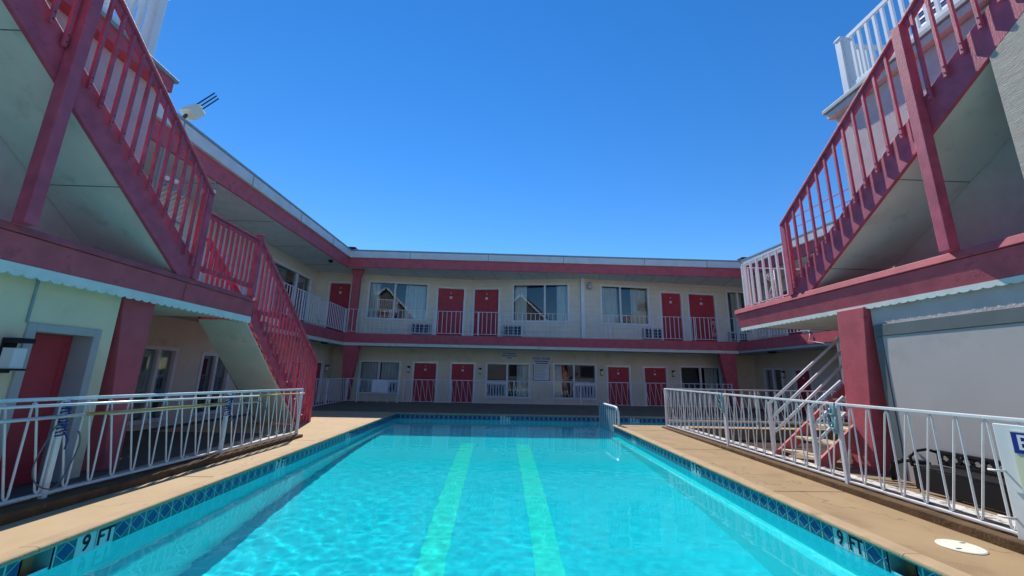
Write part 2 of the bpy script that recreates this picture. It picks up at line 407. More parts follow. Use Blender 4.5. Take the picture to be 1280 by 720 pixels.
tile_run(mb, uvs, (PL, PF-e, 0), (AR, PF-e, 0), [(3.16, 3.46), (7.15, 7.45)])
tile_run(mb, uvs, (AR, PN+e, 0), (PR, PN+e, 0))
tile_run(mb, uvs, (PR-e, PN, 0), (PR-e, 0, 0), [(PN-9.0, PN-8.72), (PN-6.28, PN-6.0), (PN-3.70, PN-3.40), (PN-SKR[1], PN-SKR[0])])
to = mb.build('tile_band', 'tile', recalc=False); struct(to)
uvl = to.data.uv_layers.new(name='UVMap')
for i, u in enumerate(uvs): uvl.data[i].uv = u
# grout strip over the tiles, under the coping
b = MB()
for x0, x1, y0, y1 in ((PL+.002, PL+.012, 0, PF-.02), (PR-.012, PR-.002, 0, PN+.0), (PL+.02, AR, PF-.012, PF-.002)):
    b.box(x0, x1, y0, y1, T0-.012, T0+.012)
struct(b.build('grout_line', 'grout'))

def marker(loc, facing, txt, label):
    t = thing('depth_marker', label, 'depth marker', loc, 'depth markers on the pool tiles')
    ax = {'+x': Vector((0, 1, 0)), '-x': Vector((0, -1, 0)), '-y': Vector((1, 0, 0))}[facing]
    n = {'+x': Vector((1, 0, 0)), '-x': Vector((-1, 0, 0)), '-y': Vector((0, -1, 0))}[facing]
    L_ = Vector(loc)
    zc = (WZ+T0-.02)/2
    for s_, tx in ((-1, txt[0]), (1, txt[2:])):
        c = L_+ax*(.075*s_)
        m = MB(); a = c-ax*.072; d = c+ax*.072
        m.quad(a+n*.006+Vector((0, 0, WZ-.02)), d+n*.006+Vector((0, 0, WZ-.02)), d+n*.006+Vector((0, 0, T0-.009)), a+n*.006+Vector((0, 0, T0-.009)))
        tl = m.build('tile', 'marker', t)
        q = c+n*.0085; q.z = zc+.004
        put_text('numeral' if s_ < 0 else 'letters', tx, .155, 'ink', tl, face_m(q, facing), .0028, .82)
marker((PL, 3.48, 0), '+x', '9 FT', 'black 9 FT depth tiles on the left pool wall, nearest the viewer')
marker((PL, 6.12, 0), '+x', '7 FT', 'black 7 FT depth tiles on the left pool wall')
marker((PL, 8.69, 0), '+x', '5 FT', 'small 5 FT depth tiles on the left pool wall near the far shade')
marker((PL+3.31, PF, 0), '-y', '3 FT', 'small 3 FT depth tiles in the middle of the far pool wall')
marker((PL+7.30, PF, 0), '-y', '3 FT', 'small 3 FT depth tiles on the far pool wall right of the white divider rail')
marker((PR, 3.55, 0), '-x', '9 FT', 'black 9 FT depth tiles on the right pool wall beside the skimmer opening')
marker((PR, 6.14, 0), '-x', '7 FT', 'black 7 FT depth tiles on the right pool wall')
marker((PR, 8.86, 0), '-x', '5 FT', 'small 5 FT depth tiles on the right pool wall near the divider rail')

def skimmer(x, y0, y1, side, label):
    t = thing('pool_skimmer', label, 'pool skimmer', (x, (y0+y1)/2, WZ), 'skimmer openings in the pool wall')
    d = .30*side; z0, z1 = WZ-.12, T0-.008
    m = MB()
    m.quad((x, y0, z0), (x+d, y0, z0), (x+d, y0, z1), (x, y0, z1)); m.quad((x, y1, z0), (x+d, y1, z0), (x+d, y1, z1), (x, y1, z1))
    m.quad((x, y0, z1), (x+d, y0, z1), (x+d, y1, z1), (x, y1, z1)); m.quad((x, y0, z0), (x+d, y0, z0), (x+d, y1, z0), (x, y1, z0))
    m.build('throat', 'grout', t)
    MB().quad((x+d*.98, y0, z0), (x+d*.98, y1, z0), (x+d*.98, y1, z1), (x+d*.98, y0, z1)).build('back_plate', 'black', t)
    m = MB(); f = .008; xx = x-side*.006
    m.box(xx, x, y0-.012, y0, z0+.1, z1); m.box(xx, x, y1, y1+.012, z0+.1, z1)
    m.build('rim', 'grout', t)
skimmer(PL, SKL[0], SKL[1], -1, 'dark skimmer opening in the left pool wall beside the 9 FT tiles')
skimmer(PR, SKR[0], SKR[1], 1, 'dark skimmer opening in the right pool wall beside the 9 FT tiles')

# ---------------------------------------------------------------- ground, decks
G0 = -.32
b = MB()
big = 300
for x0, x1, y0, y1 in ((-big, PL-.4, -big, big), (AR+.4, big, -big, big), (PL-.4, AR+.4, PF+.4, big), (PL-.4, AR+.4, -big, PB-.4), (PR+.4, AR+.4, PB-.4, PN-.4)):
    b.quad((x0, y0, G0), (x1, y0, G0), (x1, y1, G0), (x0, y1, G0))
struct(b.build('ground', 'ground', recalc=False))
CW = .11      # coping width
def deck_box(x0, x1, y0, y1, m='deck', z=0): return struct(MB().box(x0, x1, y0, y1, G0-.1, z).build('pool_deck', m))
deck_box(-4.4, PL-CW, PB-.3, 8.15, 'decksheen')
deck_box(-6.6, PL-CW, 8.15, PF+CW, 'decksheen')
deck_box(-6.6, 10.2, PF+CW, 16.95, 'deckshade')
deck_box(AR+.2, 10.2, PN-CW+.002, PF+CW)
struct(MB().box(4.5, AR+.2, PN-CW-.25, PN-CW+.0, G0-.1, .002).build('pool_deck', 'deck'))
deck_box(PR+CW, 4.5, PB-.3, PN-CW)
struct(MB().box(4.5, 10.2, 6.6, PN-CW, G0-.1, -.26).build('sunken_court', 'pit'))
deck_box(-4.4, 4.5, -6, PB-.3)
# bullnose coping
prof = [(-.028, -.012), (-.030, -.022), (-.024, -.030), (.002, -.032), (CW, -.032), (CW, .001), (.0, .004), (-.016, .001), (-.025, -.005)]
def coping(name, axis, a0, a1, base, sgn):
    q = a0
    while q < a1-.01:
        e_ = min(a1, q+1.52)
        if a1-e_ < .2: e_ = a1
        struct(MB().prism([(base+sgn*u, z) for u, z in prof], q, e_-(.005 if e_ < a1 else 0), axis).build('coping', 'coping'))
        q = e_
    return
    return struct(MB().prism([(base+sgn*u, z) for u, z in prof], a0, a1, axis).build('coping', 'coping', bevel=0, smooth=False))
coping('l', 'y', PB, PF, PL, -1)
coping('r', 'y', PB, PN+.028, PR, 1)
coping('f', 'x', PL-CW, AR, PF, 1)
coping('n', 'x', PR+CW, AR, PN, -1)
for yy in (1.2, 4.9, 7.4):
    struct(MB().box(-3.8, PL-CW, yy, yy+.008, -.01, .002).build('deck_joint', 'curb'))
for yy in (2.1, 4.6, 7.1, 9.4):
    struct(MB().box(PR+CW, 4.0, yy, yy+.008, -.01, .002).build('deck_joint', 'curb'))
# raised curbs that carry the fences (slightly splayed to the pool)
def curb(x0n, x0f, y0, y1, zn, zf, sgn, wdt):
    def P(x, yy, z): return (x, yy, z)
    xs = [(x0n, x0n+sgn*wdt), (x0f, x0f+sgn*wdt)]
    m = MB(); B = [P(xs[0][0], y0, -.1), P(xs[0][1], y0, -.1), P(xs[1][1], y1, -.1), P(xs[1][0], y1, -.1)]
    T = [P(xs[0][0], y0, zn), P(xs[0][1], y0, zn), P(xs[1][1], y1, zf), P(xs[1][0], y1, zf)]
    m.hexa(B, T); struct(m.build('curb', 'curb', bevel=.012))
    m = MB(); a, c = wdt*.64, wdt*1.02
    m.hexa([P(x0n+sgn*a, y0, zn-.03), P(x0n+sgn*c, y0, zn-.03), P(x0f+sgn*c, y1, zf-.03), P(x0f+sgn*a, y1, zf-.03)],
           [P(x0n+sgn*a, y0, zn+.006), P(x0n+sgn*c, y0, zn+.006), P(x0f+sgn*c, y1, zf+.006), P(x0f+sgn*a, y1, zf+.006)])
    struct(m.build('curb_edge', 'curbwhite'))
curb(3.76, 4.02, 1.0, 10.0, .095, .03, 1, .52)
curb(-3.84, -3.56, 1.0, 7.75, .10, .05, -1, .36)
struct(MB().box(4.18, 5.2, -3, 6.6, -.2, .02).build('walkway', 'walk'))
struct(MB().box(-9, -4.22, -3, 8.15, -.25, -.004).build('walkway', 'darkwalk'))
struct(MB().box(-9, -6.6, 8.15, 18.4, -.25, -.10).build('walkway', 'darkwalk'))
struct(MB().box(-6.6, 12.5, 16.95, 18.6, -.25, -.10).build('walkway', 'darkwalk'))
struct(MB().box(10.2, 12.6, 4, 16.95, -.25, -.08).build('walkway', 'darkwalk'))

# ---------------------------------------------------------------- wall, window and door builders
def wall(parent, P0, P1, z0, z1, thick, holes, m, name='wall'):
    """holes: (s0, s1, za, zb). local x runs P0->P1, local y goes into the wall"""
    dx, dy = P1[0]-P0[0], P1[1]-P0[1]; Ln = math.hypot(dx, dy); th = math.atan2(dy, dx)
    cuts = sorted({0, Ln, *[h[0] for h in holes], *[h[1] for h in holes]})
    mb = MB()
    for a, c in zip(cuts, cuts[1:]):
        if c-a < 1e-4: continue
        zs = [z0]
        for h in sorted(holes, key=lambda h: h[2]):
            if h[0] <= a+1e-5 and h[1] >= c-1e-5: zs += [h[2], h[3]]
        zs.append(z1)
        for i in range(0, len(zs), 2):
            if zs[i+1]-zs[i] > 1e-3: mb.box(a, c, 0, thick, zs[i], zs[i+1])
    o = mb.build(name, m, parent, (P0[0], P0[1], 0), th)
    return th
def along(P0, P1, s):
    Ln = math.hypot(P1[0]-P0[0], P1[1]-P0[1]); t = s/Ln
    return (P0[0]+(P1[0]-P0[0])*t, P0[1]+(P1[1]-P0[1])*t, 0)
def window(parent, P0, P1, s0, s1, z0, z1, mull=.42, curtains=((0, .4), (.8, 1)), low=None, cm='curtain', thick=.14):
    dx, dy = P1[0]-P0[0], P1[1]-P0[1]; th = math.atan2(dy, dx); loc = along(P0, P1, s0); wd = s1-s0
    fr = MB(); f = .075; pr = -.03
    fr.box(-f, .006, pr, thick*.8, z0-f, z1+f); fr.box(wd-.006, wd+f, pr, thick*.8, z0-f, z1+f)
    fr.box(.006, wd-.006, pr, thick*.8, z1-.006, z1+f); fr.box(.006, wd-.006, pr-.015, thick*.8, z0-f, z0+.006)
    mx = wd*mull; fr.box(mx-.04, mx+.04, pr+.012, .06, z0, z1)
    if low: fr.box(low[1][0]*wd+.03 if low[1][0] > 0 else 0, low[1][1]*wd-.03 if low[1][1] < 1 else wd, pr+.016, .05, low[0]-.05, low[0]+.05)
    wo = fr.build('window', 'frame', parent, loc, th, bevel=.006)
    for a, c in ((0, mx-.03), (mx+.03, wd)):
        MB().box(a, c, .045, .051, z0, z1).build('pane', 'glass', wo, loc, th)
    # curtains: folded cloth behind the glass, and the dark room
    if curtains:
        for a, c in curtains:
            m = MB(); k = max(6, int((c-a)*wd/.035)); pts = []
            for i in range(k+1):
                u = (a+(c-a)*i/k)*wd; pts.append((u, .20+.025*math.sin(i*1.5+a*9)+.012*math.sin(i*.7)))
            for (u0, v0), (u1, v1) in zip(pts, pts[1:]):
                m.quad((u0, v0, z0+.01), (u1, v1, z0+.01), (u1, v1, z1-.02), (u0, v0, z1-.02))
            m.build('curtain', cm, wo, loc, th, smooth=True)
    m = MB(); D = .9
    m.quad((-.02, D, z0), (wd+.02, D, z0), (wd+.02, D, z1), (-.02, D, z1)); m.quad((0, thick, z0), (0, D, z0), (0, D, z1), (0, thick, z1)); m.quad((wd, thick, z0), (wd, D, z0), (wd, D, z1), (wd, thick, z1))
    m.quad((0, thick, z1), (wd, thick, z1), (wd, D, z1), (0, D, z1)); m.quad((0, thick, z0), (wd, thick, z0), (wd, D, z0), (0, D, z0))
    m.build('room_niche', 'room', wo, loc, th)
    if low and len(low) > 2:
        a, c = low[1]; m = MB(); m.box(a*wd+.04, c*wd-.04, -.02, .045, z0+.02, low[0]-.055)
        vu = m.build('vent_unit', 'acwhite', wo, loc, th, bevel=.006); m = MB()
        n = 6
        for i in range(n):
            u = a*wd+.08+(c*wd-a*wd-.16)*i/n; m.box(u, u+.06, -.026, -.02, z0+.06, low[0]-.10)
        m.build('vent_grille', 'grille', vu, loc, th)
    return wo
def door(parent, P0, P1, s0, s1, z0, z1, thick=.14, rec=.06, panels=True, plate=True, fm='frame'):
    dx, dy = P1[0]-P0[0], P1[1]-P0[1]; th = math.atan2(dy, dx); loc = along(P0, P1, s0); wd = s1-s0; h = z1-z0
    d = MB().box(.010, wd-.010, rec, rec+.05, z0, z1-.010)
    do = d.build('door', 'door', parent, loc, th, bevel=.004)
    f = .075; m = MB()
    m.box(-f, .007, -.022, rec+.06, z0, z1+f); m.box(wd-.007, wd+f, -.022, rec+.06, z0, z1+f); m.box(.007, wd-.007, -.022, rec+.06, z1-.007, z1+f)
    m.build('door_frame', fm, do, loc, th, bevel=.006)
    if panels:
        m = MB(); t = .012
        for a0, a1 in ((.07, .46), (.52, .90)):
            x0, x1, q0, q1 = .13*wd, .87*wd, z0+h*a0, z0+h*a1
            m.box(x0, x1, rec-.008, rec-.001, q0, q0+t); m.box(x0, x1, rec-.008, rec-.001, q1-t, q1); m.box(x0, x0+t, rec-.008, rec-.001, q0+t, q1-t); m.box(x1-t, x1, rec-.008, rec-.001, q0+t, q1-t)
        m.build('panel_moulding', 'door', do, loc, th)
    if plate:
        MB().box(wd*.45, wd*.55, rec-.012, rec-.002, z0+h*.80, z0+h*.845).build('number_plate', 'signwhite', do, loc, th)
        MB().box(wd*.475, wd*.525, rec-.012, rec-.002, z0+h*.90, z0+h*.925).build('peephole_plate', 'acwhite', do, loc, th)
        m = MB(); m.lathe([(.012, 0), (.03, .02), (.03, .05), (.01, .06)], (0, 0, 0), 10)
        k = MB()
        for v in m.v: k.v.append((wd*.09+v[0], rec-.0-v[2], z0+h*.47+v[1]))
        k.f = m.f; k.build('knob', 'blacktrim', do, loc, th, smooth=True)
    return do
def wall_lamp(loc, facing, label, s=1., style=0):
    t = thing('wall_lamp', label, 'wall lamp', loc, 'lamps on the motel walls')
    th = {'-y': 0, '+x': R(90), '-x': R(-90)}[facing]
    m = MB(); m.box(-.05*s, .05*s, -.02, 0, -.14*s, .14*s); m.box(-.065*s, .065*s, -.14*s, -.02, .10*s, .14*s); m.box(-.06*s, .06*s, -.13*s, -.02, -.12*s, -.105*s)
    m.build('housing', 'black', t, loc, th, bevel=.004)
    MB().box(-.045*s, .045*s, -.115*s, -.022, -.105*s, .06*s if style == 0 else .10*s).build('lamp_shade', 'lampglass', t, loc, th, bevel=.004)
    return t
def vent(loc, th, label, wd=.88, h=.50):
    t = thing('air_conditioner', label, 'air conditioner', loc, 'air conditioners under the upper windows')
    MB().box(-wd/2, wd/2, -.16, .01, 0, h).build('housing', 'acwhite', t, loc, th, bevel=.01)
    m = MB()
    for i in range(5):
        for j in range(3):
            u = -wd/2+.05+i*(wd-.1)/5; v = .05+j*(h-.1)/3
            m.box(u, u+(wd-.1)/5-.02, -.168, -.155, v, v+(h-.1)/3-.02)
    m.build('grille', 'grille', t, loc, th)
    return t

# ---------------------------------------------------------------- railings and fences
def scroll(mb, o, u, x0, z0, z1, r=.007):
    """wrought-iron S scroll panel between z0 and z1 around station x0 along unit u"""
    zc = (z0+z1)/2; h = (z1-z0)/2
    def P(a, z): return (o[0]+u[0]*(x0+a), o[1]+u[1]*(x0+a), z)
    for c, sg in ((zc+h*.52, 1), (zc-h*.52, -1)):
        pts = []
        for i in range(22):
            t = i/21*3.4*math.pi; rr = .085*(1-i/30)
            pts.append(P(sg*rr*math.cos(t), c+sg*rr*math.sin(t)*1.15))
        mb.tube(pts, r, 5)
    mb.tube([P(.085, zc+h*.5), P(.03, zc+.06), P(-.03, zc-.06), P(-.085, zc-h*.5)], r, 5)
def bar_railing(name, label, cat, A, B, z0, z1, gap, group=None, scrolls=(), posts=1.9, r=.011, botgap=.06, m='iron'):
    """vertical-bar railing between A and B (xy); each baluster its own child"""
    A = Vector((A[0], A[1], 0)); B = Vector((B[0], B[1], 0)); u = (B-A).normalized(); Ln = (B-A).length
    t = thing(name, label, cat, (A.x, A.y, z0), group)
    MB().beam((A.x, A.y, z1), (B.x, B.y, z1), .035, .022).build('top_rail', m, t, bevel=.004)
    MB().beam((A.x, A.y, z0+botgap), (B.x, B.y, z0+botgap), .026, .018).build('bottom_rail', m, t)
    n = max(1, round(Ln/posts)); po = None
    for i in range(n+1):
        c = A+u*(Ln*i/n)
        if po is None: po = MB().box(-.018, .018, -.018, .018, 0, z1-z0-.012).build('post', m, t, (c.x, c.y, z0))
        else: copyo(po, t, Matrix.Translation((c.x, c.y, z0)))
    k = min(98, int(Ln/gap)); ba = None
    for i in range(k):
        s_ = Ln*(i+.5)/k
        if any(abs(s_-q) < .12 for q in scrolls): continue
        c = A+u*s_
        if ba is None: ba = MB().box(-r, r, -r, r, 0, z1-z0-botgap-.02).build('baluster', m, t, (c.x, c.y, z0+botgap+.009))
        else: copyo(ba, t, Matrix.Translation((c.x, c.y, z0+botgap+.009)))
    for q in scrolls:
        mb = MB(); scroll(mb, A, u, q, z0+botgap, z1)
        for e in (-.105, .105):
            c = A+u*(q+e); mb.box(c.x-.008, c.x+.008, c.y-.008, c.y+.008, z0+botgap+.01, z1-.012)
        mb.build('scroll_panel', m, t, smooth=True)
    return t
def zig_fence(label, A, B, zb, zt, posts, period=.21, r=.0085, group='white zigzag fences round the pool', foot=0., m='iron', trail=True, name='pool_fence'):
    """A, B ground xy; zb/zt = (near, far) heights of the bottom and top rail; posts = stations along it"""
    A = Vector((A[0], A[1], 0)); B = Vector((B[0], B[1], 0)); u = (B-A).normalized(); Ln = (B-A).length
    def P(s_, f): 
        k = s_/Ln; lo_ = zb[0]+(zb[1]-zb[0])*k; hi = zt[0]+(zt[1]-zt[0])*k
        c = A+u*s_; return Vector((c.x, c.y, lo_+(hi-lo_)*f))
    t = thing(name, label, 'fence', (A.x, A.y, 0), group)
    MB().beam(P(0, 1), P(Ln, 1), .032, .030).build('top_rail', m, t, bevel=.006)
    MB().beam(P(0, 0), P(Ln, 0), .030, .022).build('bottom_rail', m, t, bevel=.005)
    for q in posts:
        c = P(q, 0); h = P(q, 1).z
        MB().box(-.021, .021, -.021, .021, foot, h-.014).build('post', m, t, (c.x, c.y, 0), math.atan2(u.y, u.x), bevel=.004)
    mb = MB(); pts = []; n = int(Ln/period); pe = Ln/n; rr = .028
    for i in range(n):
        s0 = i*pe+.02
        # up the upright, round the hairpin, down the slant, round the bottom bend
        hz = (P(s0, 1)-P(s0, 0)).length
        fb = .02; ft = 1-.03
        k1 = rr/hz
        pts += [P(s0, fb+k1), P(s0, ft-k1), P(s0+.006, ft-.35*k1), P(s0+rr*.5, ft), P(s0+rr-.004, ft-.35*k1), P(s0+rr+.004, ft-k1*1.1)]
        e = s0+pe-rr
        pts += [P(e-.006, fb+k1*1.1), P(e+.003, fb+.35*k1), P(e+rr*.5, fb), P(e+rr-.006, fb+.35*k1)]
    for q in posts: pass
    mb.tube(pts, r, 6); mb.build('zigzag_bar', m, t, smooth=True)
    return t

# ---------------------------------------------------------------- back wing
bk = thing('motel_wing', 'two storey cream motel wing across the far end of the pool with paired red doors', 'building', (2, 18, 0))
LY = 18.25
P0, P1 = (-8.2, LY), (12.6, LY)
def S_(x): return x+8.2
lw = [(-6.22, -4.50, .30, 1.62), (-.52, 1.36, .22, 1.64), (2.54, 4.40, .22, 1.68), (8.40, 10.22, .62, 1.67)]
ldr = [(-3.83, -2.83), (-2.14, -1.14), (5.00, 5.98), (6.70, 7.70)]
holes = [(S_(a), S_(c), z0, z1) for a, c, z0, z1 in lw]+[(S_(a), S_(c), -.10, 1.64) for a, c in ldr]
wall(bk, P0, P1, -.10, 2.31, .14, holes, 'cream', 'lower_wall')
window(bk, P0, P1, S_(lw[0][0]), S_(lw[0][1]), .30, 1.62, .48, ((0, .46), (.52, 1)), (.80, (.48, 1), 1))
window(bk, P0, P1, S_(lw[1][0]), S_(lw[1][1]), .22, 1.64, .48, ((.72, 1),), (.82, (0, .48), 1), 'curtain')
window(bk, P0, P1, S_(lw[2][0]), S_(lw[2][1]), .22, 1.68, .48, ((0, .2),), (.82, (.48, 1), 1))
window(bk, P0, P1, S_(lw[3][0]), S_(lw[3][1]), .62, 1.67, .50, ((.65, 1),), None)
for a, c in ldr: door(bk, P0, P1, S_(a), S_(c), -.10, 1.64)
# upper floor: a shallow sawtooth in plan
UZ0, UZ1 = 2.72, 5.70
Q = [(-8.75, 17.80), (-1.42, 18.6), (3.78, 17.78), (12.6, 18.7)]
def seg_s(i, x): 
    a, c = Q[i], Q[i+1]; return (x-a[0])/(c[0]-a[0])*math.hypot(c[0]-a[0], c[1]-a[1])
uw = [(0, -6.10, -3.50, 3.62, 5.28), (1, .62, 3.12, 3.66, 5.36), (2, 4.72, 6.98, 3.62, 5.34), (2, 11.1, 12.2, 3.4, 5.36)]
ud = [(0, -7.85, -6.95), (0, -2.98, -1.76), (1, -1.26, -.10), (2, 7.66, 8.66), (2, 9.06, 10.40)]
for i in range(3):
    hs = [(seg_s(i, a), seg_s(i, c), z0, z1) for k, a, c, z0, z1 in uw if k == i]+[(seg_s(i, a), seg_s(i, c), UZ0, 5.16) for k, a, c in ud if k == i]
    wall(bk, Q[i], Q[i+1], UZ0, UZ1, .14, hs, 'siding_cream', 'upper_wall')
cur = [((0, .17), (.62, .98)), ((.02, .24), (.80, 1)), ((0, .36), (.66, 1)), ((.3, .8),)]
for n, (k, a, c, z0, z1) in enumerate(uw): window(bk, Q[k], Q[k+1], seg_s(k, a), seg_s(k, c), z0, z1, (.44, .58, .40, .5)[n], cur[n], None, 'curtaintan' if n == 2 else 'curtain')
for k, a, c in ud: door(bk, Q[k], Q[k+1], seg_s(k, a), seg_s(k, c), UZ0+.02, 5.16)
MB().box(3.70, 3.88, 17.66, 17.77, UZ0, UZ1).build('downspout', 'frame', bk, bevel=.01)
# slab, fascias, soffits, roof
MB().box(-8.6, 12.9, 17.04, 18.9, 2.30, 2.72).build('balcony_slab', 'grey_soffit', bk)
MB().box(-6.62, 10.45, 16.99, 17.035, 2.40, 2.78).build('balcony_fascia', 'red', bk, bevel=.006)
MB().box(-6.62, 10.45, 17.01, 17.035, 2.27, 2.395).build('trim_board', 'soffit', bk)
for x in (-3.1, 1.05, 4.85, 7.9): MB().box(x, x+.012, 16.984, 16.992, 2.41, 2.775).build('fascia_seam', 'redwood', bk)
RY = 16.60
MB().box(-6.6, 10.75, RY, RY+.05, 5.60, 6.00).build('roof_fascia', 'red', bk, bevel=.006)
MB().box(-6.62, 10.77, RY-.09, RY+.06, 6.005, 6.30).build('gutter', 'gutter', bk, bevel=.02)
MB().box(-6.66, 10.8, RY-.10, RY+.4, 6.305, 6.36).build('drip_edge', 'drip', bk)
m = MB(); m.box(-8.8, 13, RY+.05, 19, 5.64, 5.70)
m.build('soffit', 'soffit', bk)
m = MB()
for x in np.arange(-5.4, 10.6, 1.22): m.hexa([(x, RY+.06, 5.634), (x+.012, RY+.06, 5.634), (x+.412, 18.6, 5.634), (x+.40, 18.6, 5.634)], [(x, RY+.06, 5.641), (x+.012, RY+.06, 5.641), (x+.412, 18.6, 5.641), (x+.40, 18.6, 5.641)])
m.build('soffit_seams', 'bluegrey', bk)
MB().box(-8.8, 13, RY+.06, 26, 5.9, 6.30).build('roof', 'gutter', bk)
MB().prism([(-6.62, 5.62), (-6.10, 5.62), (-6.22, 5.25), (-6.24, 2.78), (-6.56, 2.78), (-6.54, 5.3)], 17.04, 17.24, 'y').build('upper_column', 'red', bk)
MB().prism([(-6.62, 2.39), (-5.98, 2.39), (-6.24, 0.0), (-6.50, 0.0)], 17.05, 17.30, 'y').build('lower_column', 'red', bk)
MB().prism([(9.60, 2.39), (10.32, 2.39), (10.30, -.05), (9.98, -.05)], 17.05, 17.30, 'y').build('lower_column', 'red', bk)
vent((-3.62, 18.30, 2.92), R(6), 'grey wall air conditioner left of the two middle upper red doors')
vent((.62, 18.23, 2.92), R(-9), 'grey wall air conditioner right of the two middle upper red doors')
vent((7.08, 18.07, 2.92), R(6), 'dark grilled air conditioner left of the right hand pair of upper red doors')
vent((11.35, 18.5, 2.88), R(6), 'grey wall air conditioner at the far right end of the back balcony', .9, .5)
wall_lamp((-4.06, LY, 1.33), '-y', 'small black wall lamp left of the leftmost lower back door')
wall_lamp((-.84, LY, 1.32), '-y', 'small black wall lamp right of the second lower back door')
wall_lamp((4.70, LY, 1.37), '-y', 'small black wall lamp left of the third lower back door')
wall_lamp((8.02, LY, 1.38), '-y', 'small black wall lamp right of the fourth lower back door')
t = thing('bulkhead_lamp', 'round grey caged lamp under the roof beside the white downspout', 'wall lamp', (4.12, 17.8, 5.28))
MB().lathe([(.10, -.14), (.12, -.1), (.13, .02), (.09, .12), (.04, .15)], (4.12, 17.70, 5.28), 14).build('lamp_shade', 'acwhite', t, smooth=True)
MB().box(4.05, 4.19, 17.62, 17.85, 5.40, 5.46).build('bracket', 'drip', t)
# railings of the back wing
bar_railing('balcony_railing', 'long white balcony railing across the upper floor of the far wing', 'railing', (-6.62, 16.98), (10.45, 16.98), 2.80, 3.82, .19, 'white balcony railings', scrolls=(6.75, 11.45, 16.05))
zig_fence('long white zigzag fence in front of the far lower doors', (-3.95, 16.95), (10.0, 16.95), (.03, .03), (.90, .97), (0.02, 2.0, 4.6, 7.4, 10.2, 13.9), .24)
zig_fence('white zigzag fence piece beside the tapered red corner column', (-6.25, 16.95), (-5.72, 16.95), (.03, .03), (.9, .9), (0.02, .5), .2)
g = zig_fence('low white zigzag gate with a towel over it, in front of the far left window', (-5.62, 16.35), (-4.0, 16.35), (-.02, -.02), (.87, .87), (0.0, 1.6), .34, name='pool_gate')
g['category'] = 'gate'
m = MB()
x0, x1 = -5.05, -4.40
for k in range(9):
    a = x0+(x1-x0)*k/9; c = x0+(x1-x0)*(k+1)/9; wv = lambda q: .008*math.sin(q*19)
    m.quad((a, 16.325+wv(a), .40), (c, 16.325+wv(c), .40), (c, 16.322+wv(c)*.4, .88), (a, 16.322+wv(a)*.4, .88))
    m.quad((a, 16.322+wv(a)*.4, .88), (c, 16.322+wv(c)*.4, .88), (c, 16.375, .885), (a, 16.375, .885))
    m.quad((a, 16.375, .885), (c, 16.375, .885), (c, 16.385, .6), (a, 16.385, .6))
tw = m.build('towel', 'towel', smooth=True); tag(tw, 'white towel hanging over the low far gate', 'towel')
zig_fence('white zigzag fence along the left lower walkway by the far red column', (-6.25, 11.2), (-6.25, 16.9), (.02, .02), (.92, .90), (.02, 1.9, 3.8, 5.66), .2)

# signs on the back wall
t = thing('pool_rules_sign', 'white and blue pool rules board between the two middle lower windows', 'sign', (1.94, LY-.02, 1.5))
MB().box(1.56, 2.34, LY-.025, LY-.002, .92, 2.06).build('board', 'signwhite', t, bevel=.006)
put_text('heading', 'POOL RULES', .135, 'inkblue', t, face_m((1.95, LY-.028, 1.93), '-y'), .004)
m = MB(); rnd = random.Random(2)
for i in range(2): m.box(1.62+.05*rnd.random(), 2.28-.05*rnd.random(), LY-.029, LY-.026, 1.70+.09*i, 1.74+.09*i)
m.build('subheading', 'inkblue', t)
m = MB()
for i in range(9):
    z = 1.60-i*.068; m.box(1.64, 1.64+.35+.26*rnd.random(), LY-.029, LY-.026, z, z+.016)
m.build('rule_lines', 'drip', t)
m = MB(); m.box(1.565, 1.59, LY-.031, LY-.026, .95, 1.66); m.box(2.31, 2.335, LY-.031, LY-.026, .95, 1.66); m.box(1.59, 2.31, LY-.031, LY-.026, .945, .965)
m.build('border', 'blacktrim', t)
t = thing('guest_sign', 'small white sign with three lines reading Registered Guests Only above a window', 'sign', (.46, LY-.02, 2.03))
MB().box(.10, .84, LY-.015, LY-.001, 1.86, 2.20).build('board', 'signwhite', t)
for i, s_ in enumerate(('No Trespassing', 'Registered Guests', 'Only!')):
    put_text('lettering', s_, .095, 'ink', t, face_m((.47, LY-.018, 2.13-.10*i), '-y'), .002)

# ---------------------------------------------------------------- left wing
lwg = thing('motel_wing', 'left motel wing behind the red stairs, white gutter over a long red fascia', 'building', (-8, 12, 0))
A0, A1 = (-8.4, 5.6), (-8.4, 18.0)
wall(lwg, A0, A1, 2.72, 5.70, .14, [(8.55, 11.55, 2.95, 5.10)], 'siding_cream', 'upper_wall')
window(lwg, A0, A1, 8.55, 11.55, 2.95, 5.10, .62, ((.02, .45), (.64, .97)), None, 'curtain')
B0, B1 = (-7.5, 5.4), (-7.5, 18.4)
hl = [(3.2, 4.05, .1, 1.58), (4.95, 5.95, .1, 1.52), (9.2, 10.2, .2, 1.5)]
dl = [(11.0, 11.9)]
wall(lwg, B0, B1, -.1, 2.35, .14, hl+[(a, c, -.1, 1.52) for a, c in dl], 'cream', 'lower_wall')
window(lwg, B0, B1, 3.2, 4.05, .1, 1.58, .5, ((.05, .95),), None)
window(lwg, B0, B1, 4.95, 5.95, .1, 1.52, .5, None, None)
window(lwg, B0, B1, 9.2, 10.2, .2, 1.5, .5, ((.05, .95),), None)
for a, c in dl: door(lwg, B0, B1, a, c, -.1, 1.52)
MB().box(-8.6, -6.66, 5.62, 17.0, 2.32, 2.72).build('balcony_slab', 'grey_soffit', lwg)
MB().box(-6.655, -6.61, 7.3, 16.985, 2.40, 2.78).build('balcony_fascia', 'red', lwg, bevel=.006)
MB().box(-6.655, -6.63, 7.3, 17.0, 2.27, 2.395).build('trim_board', 'soffit', lwg)
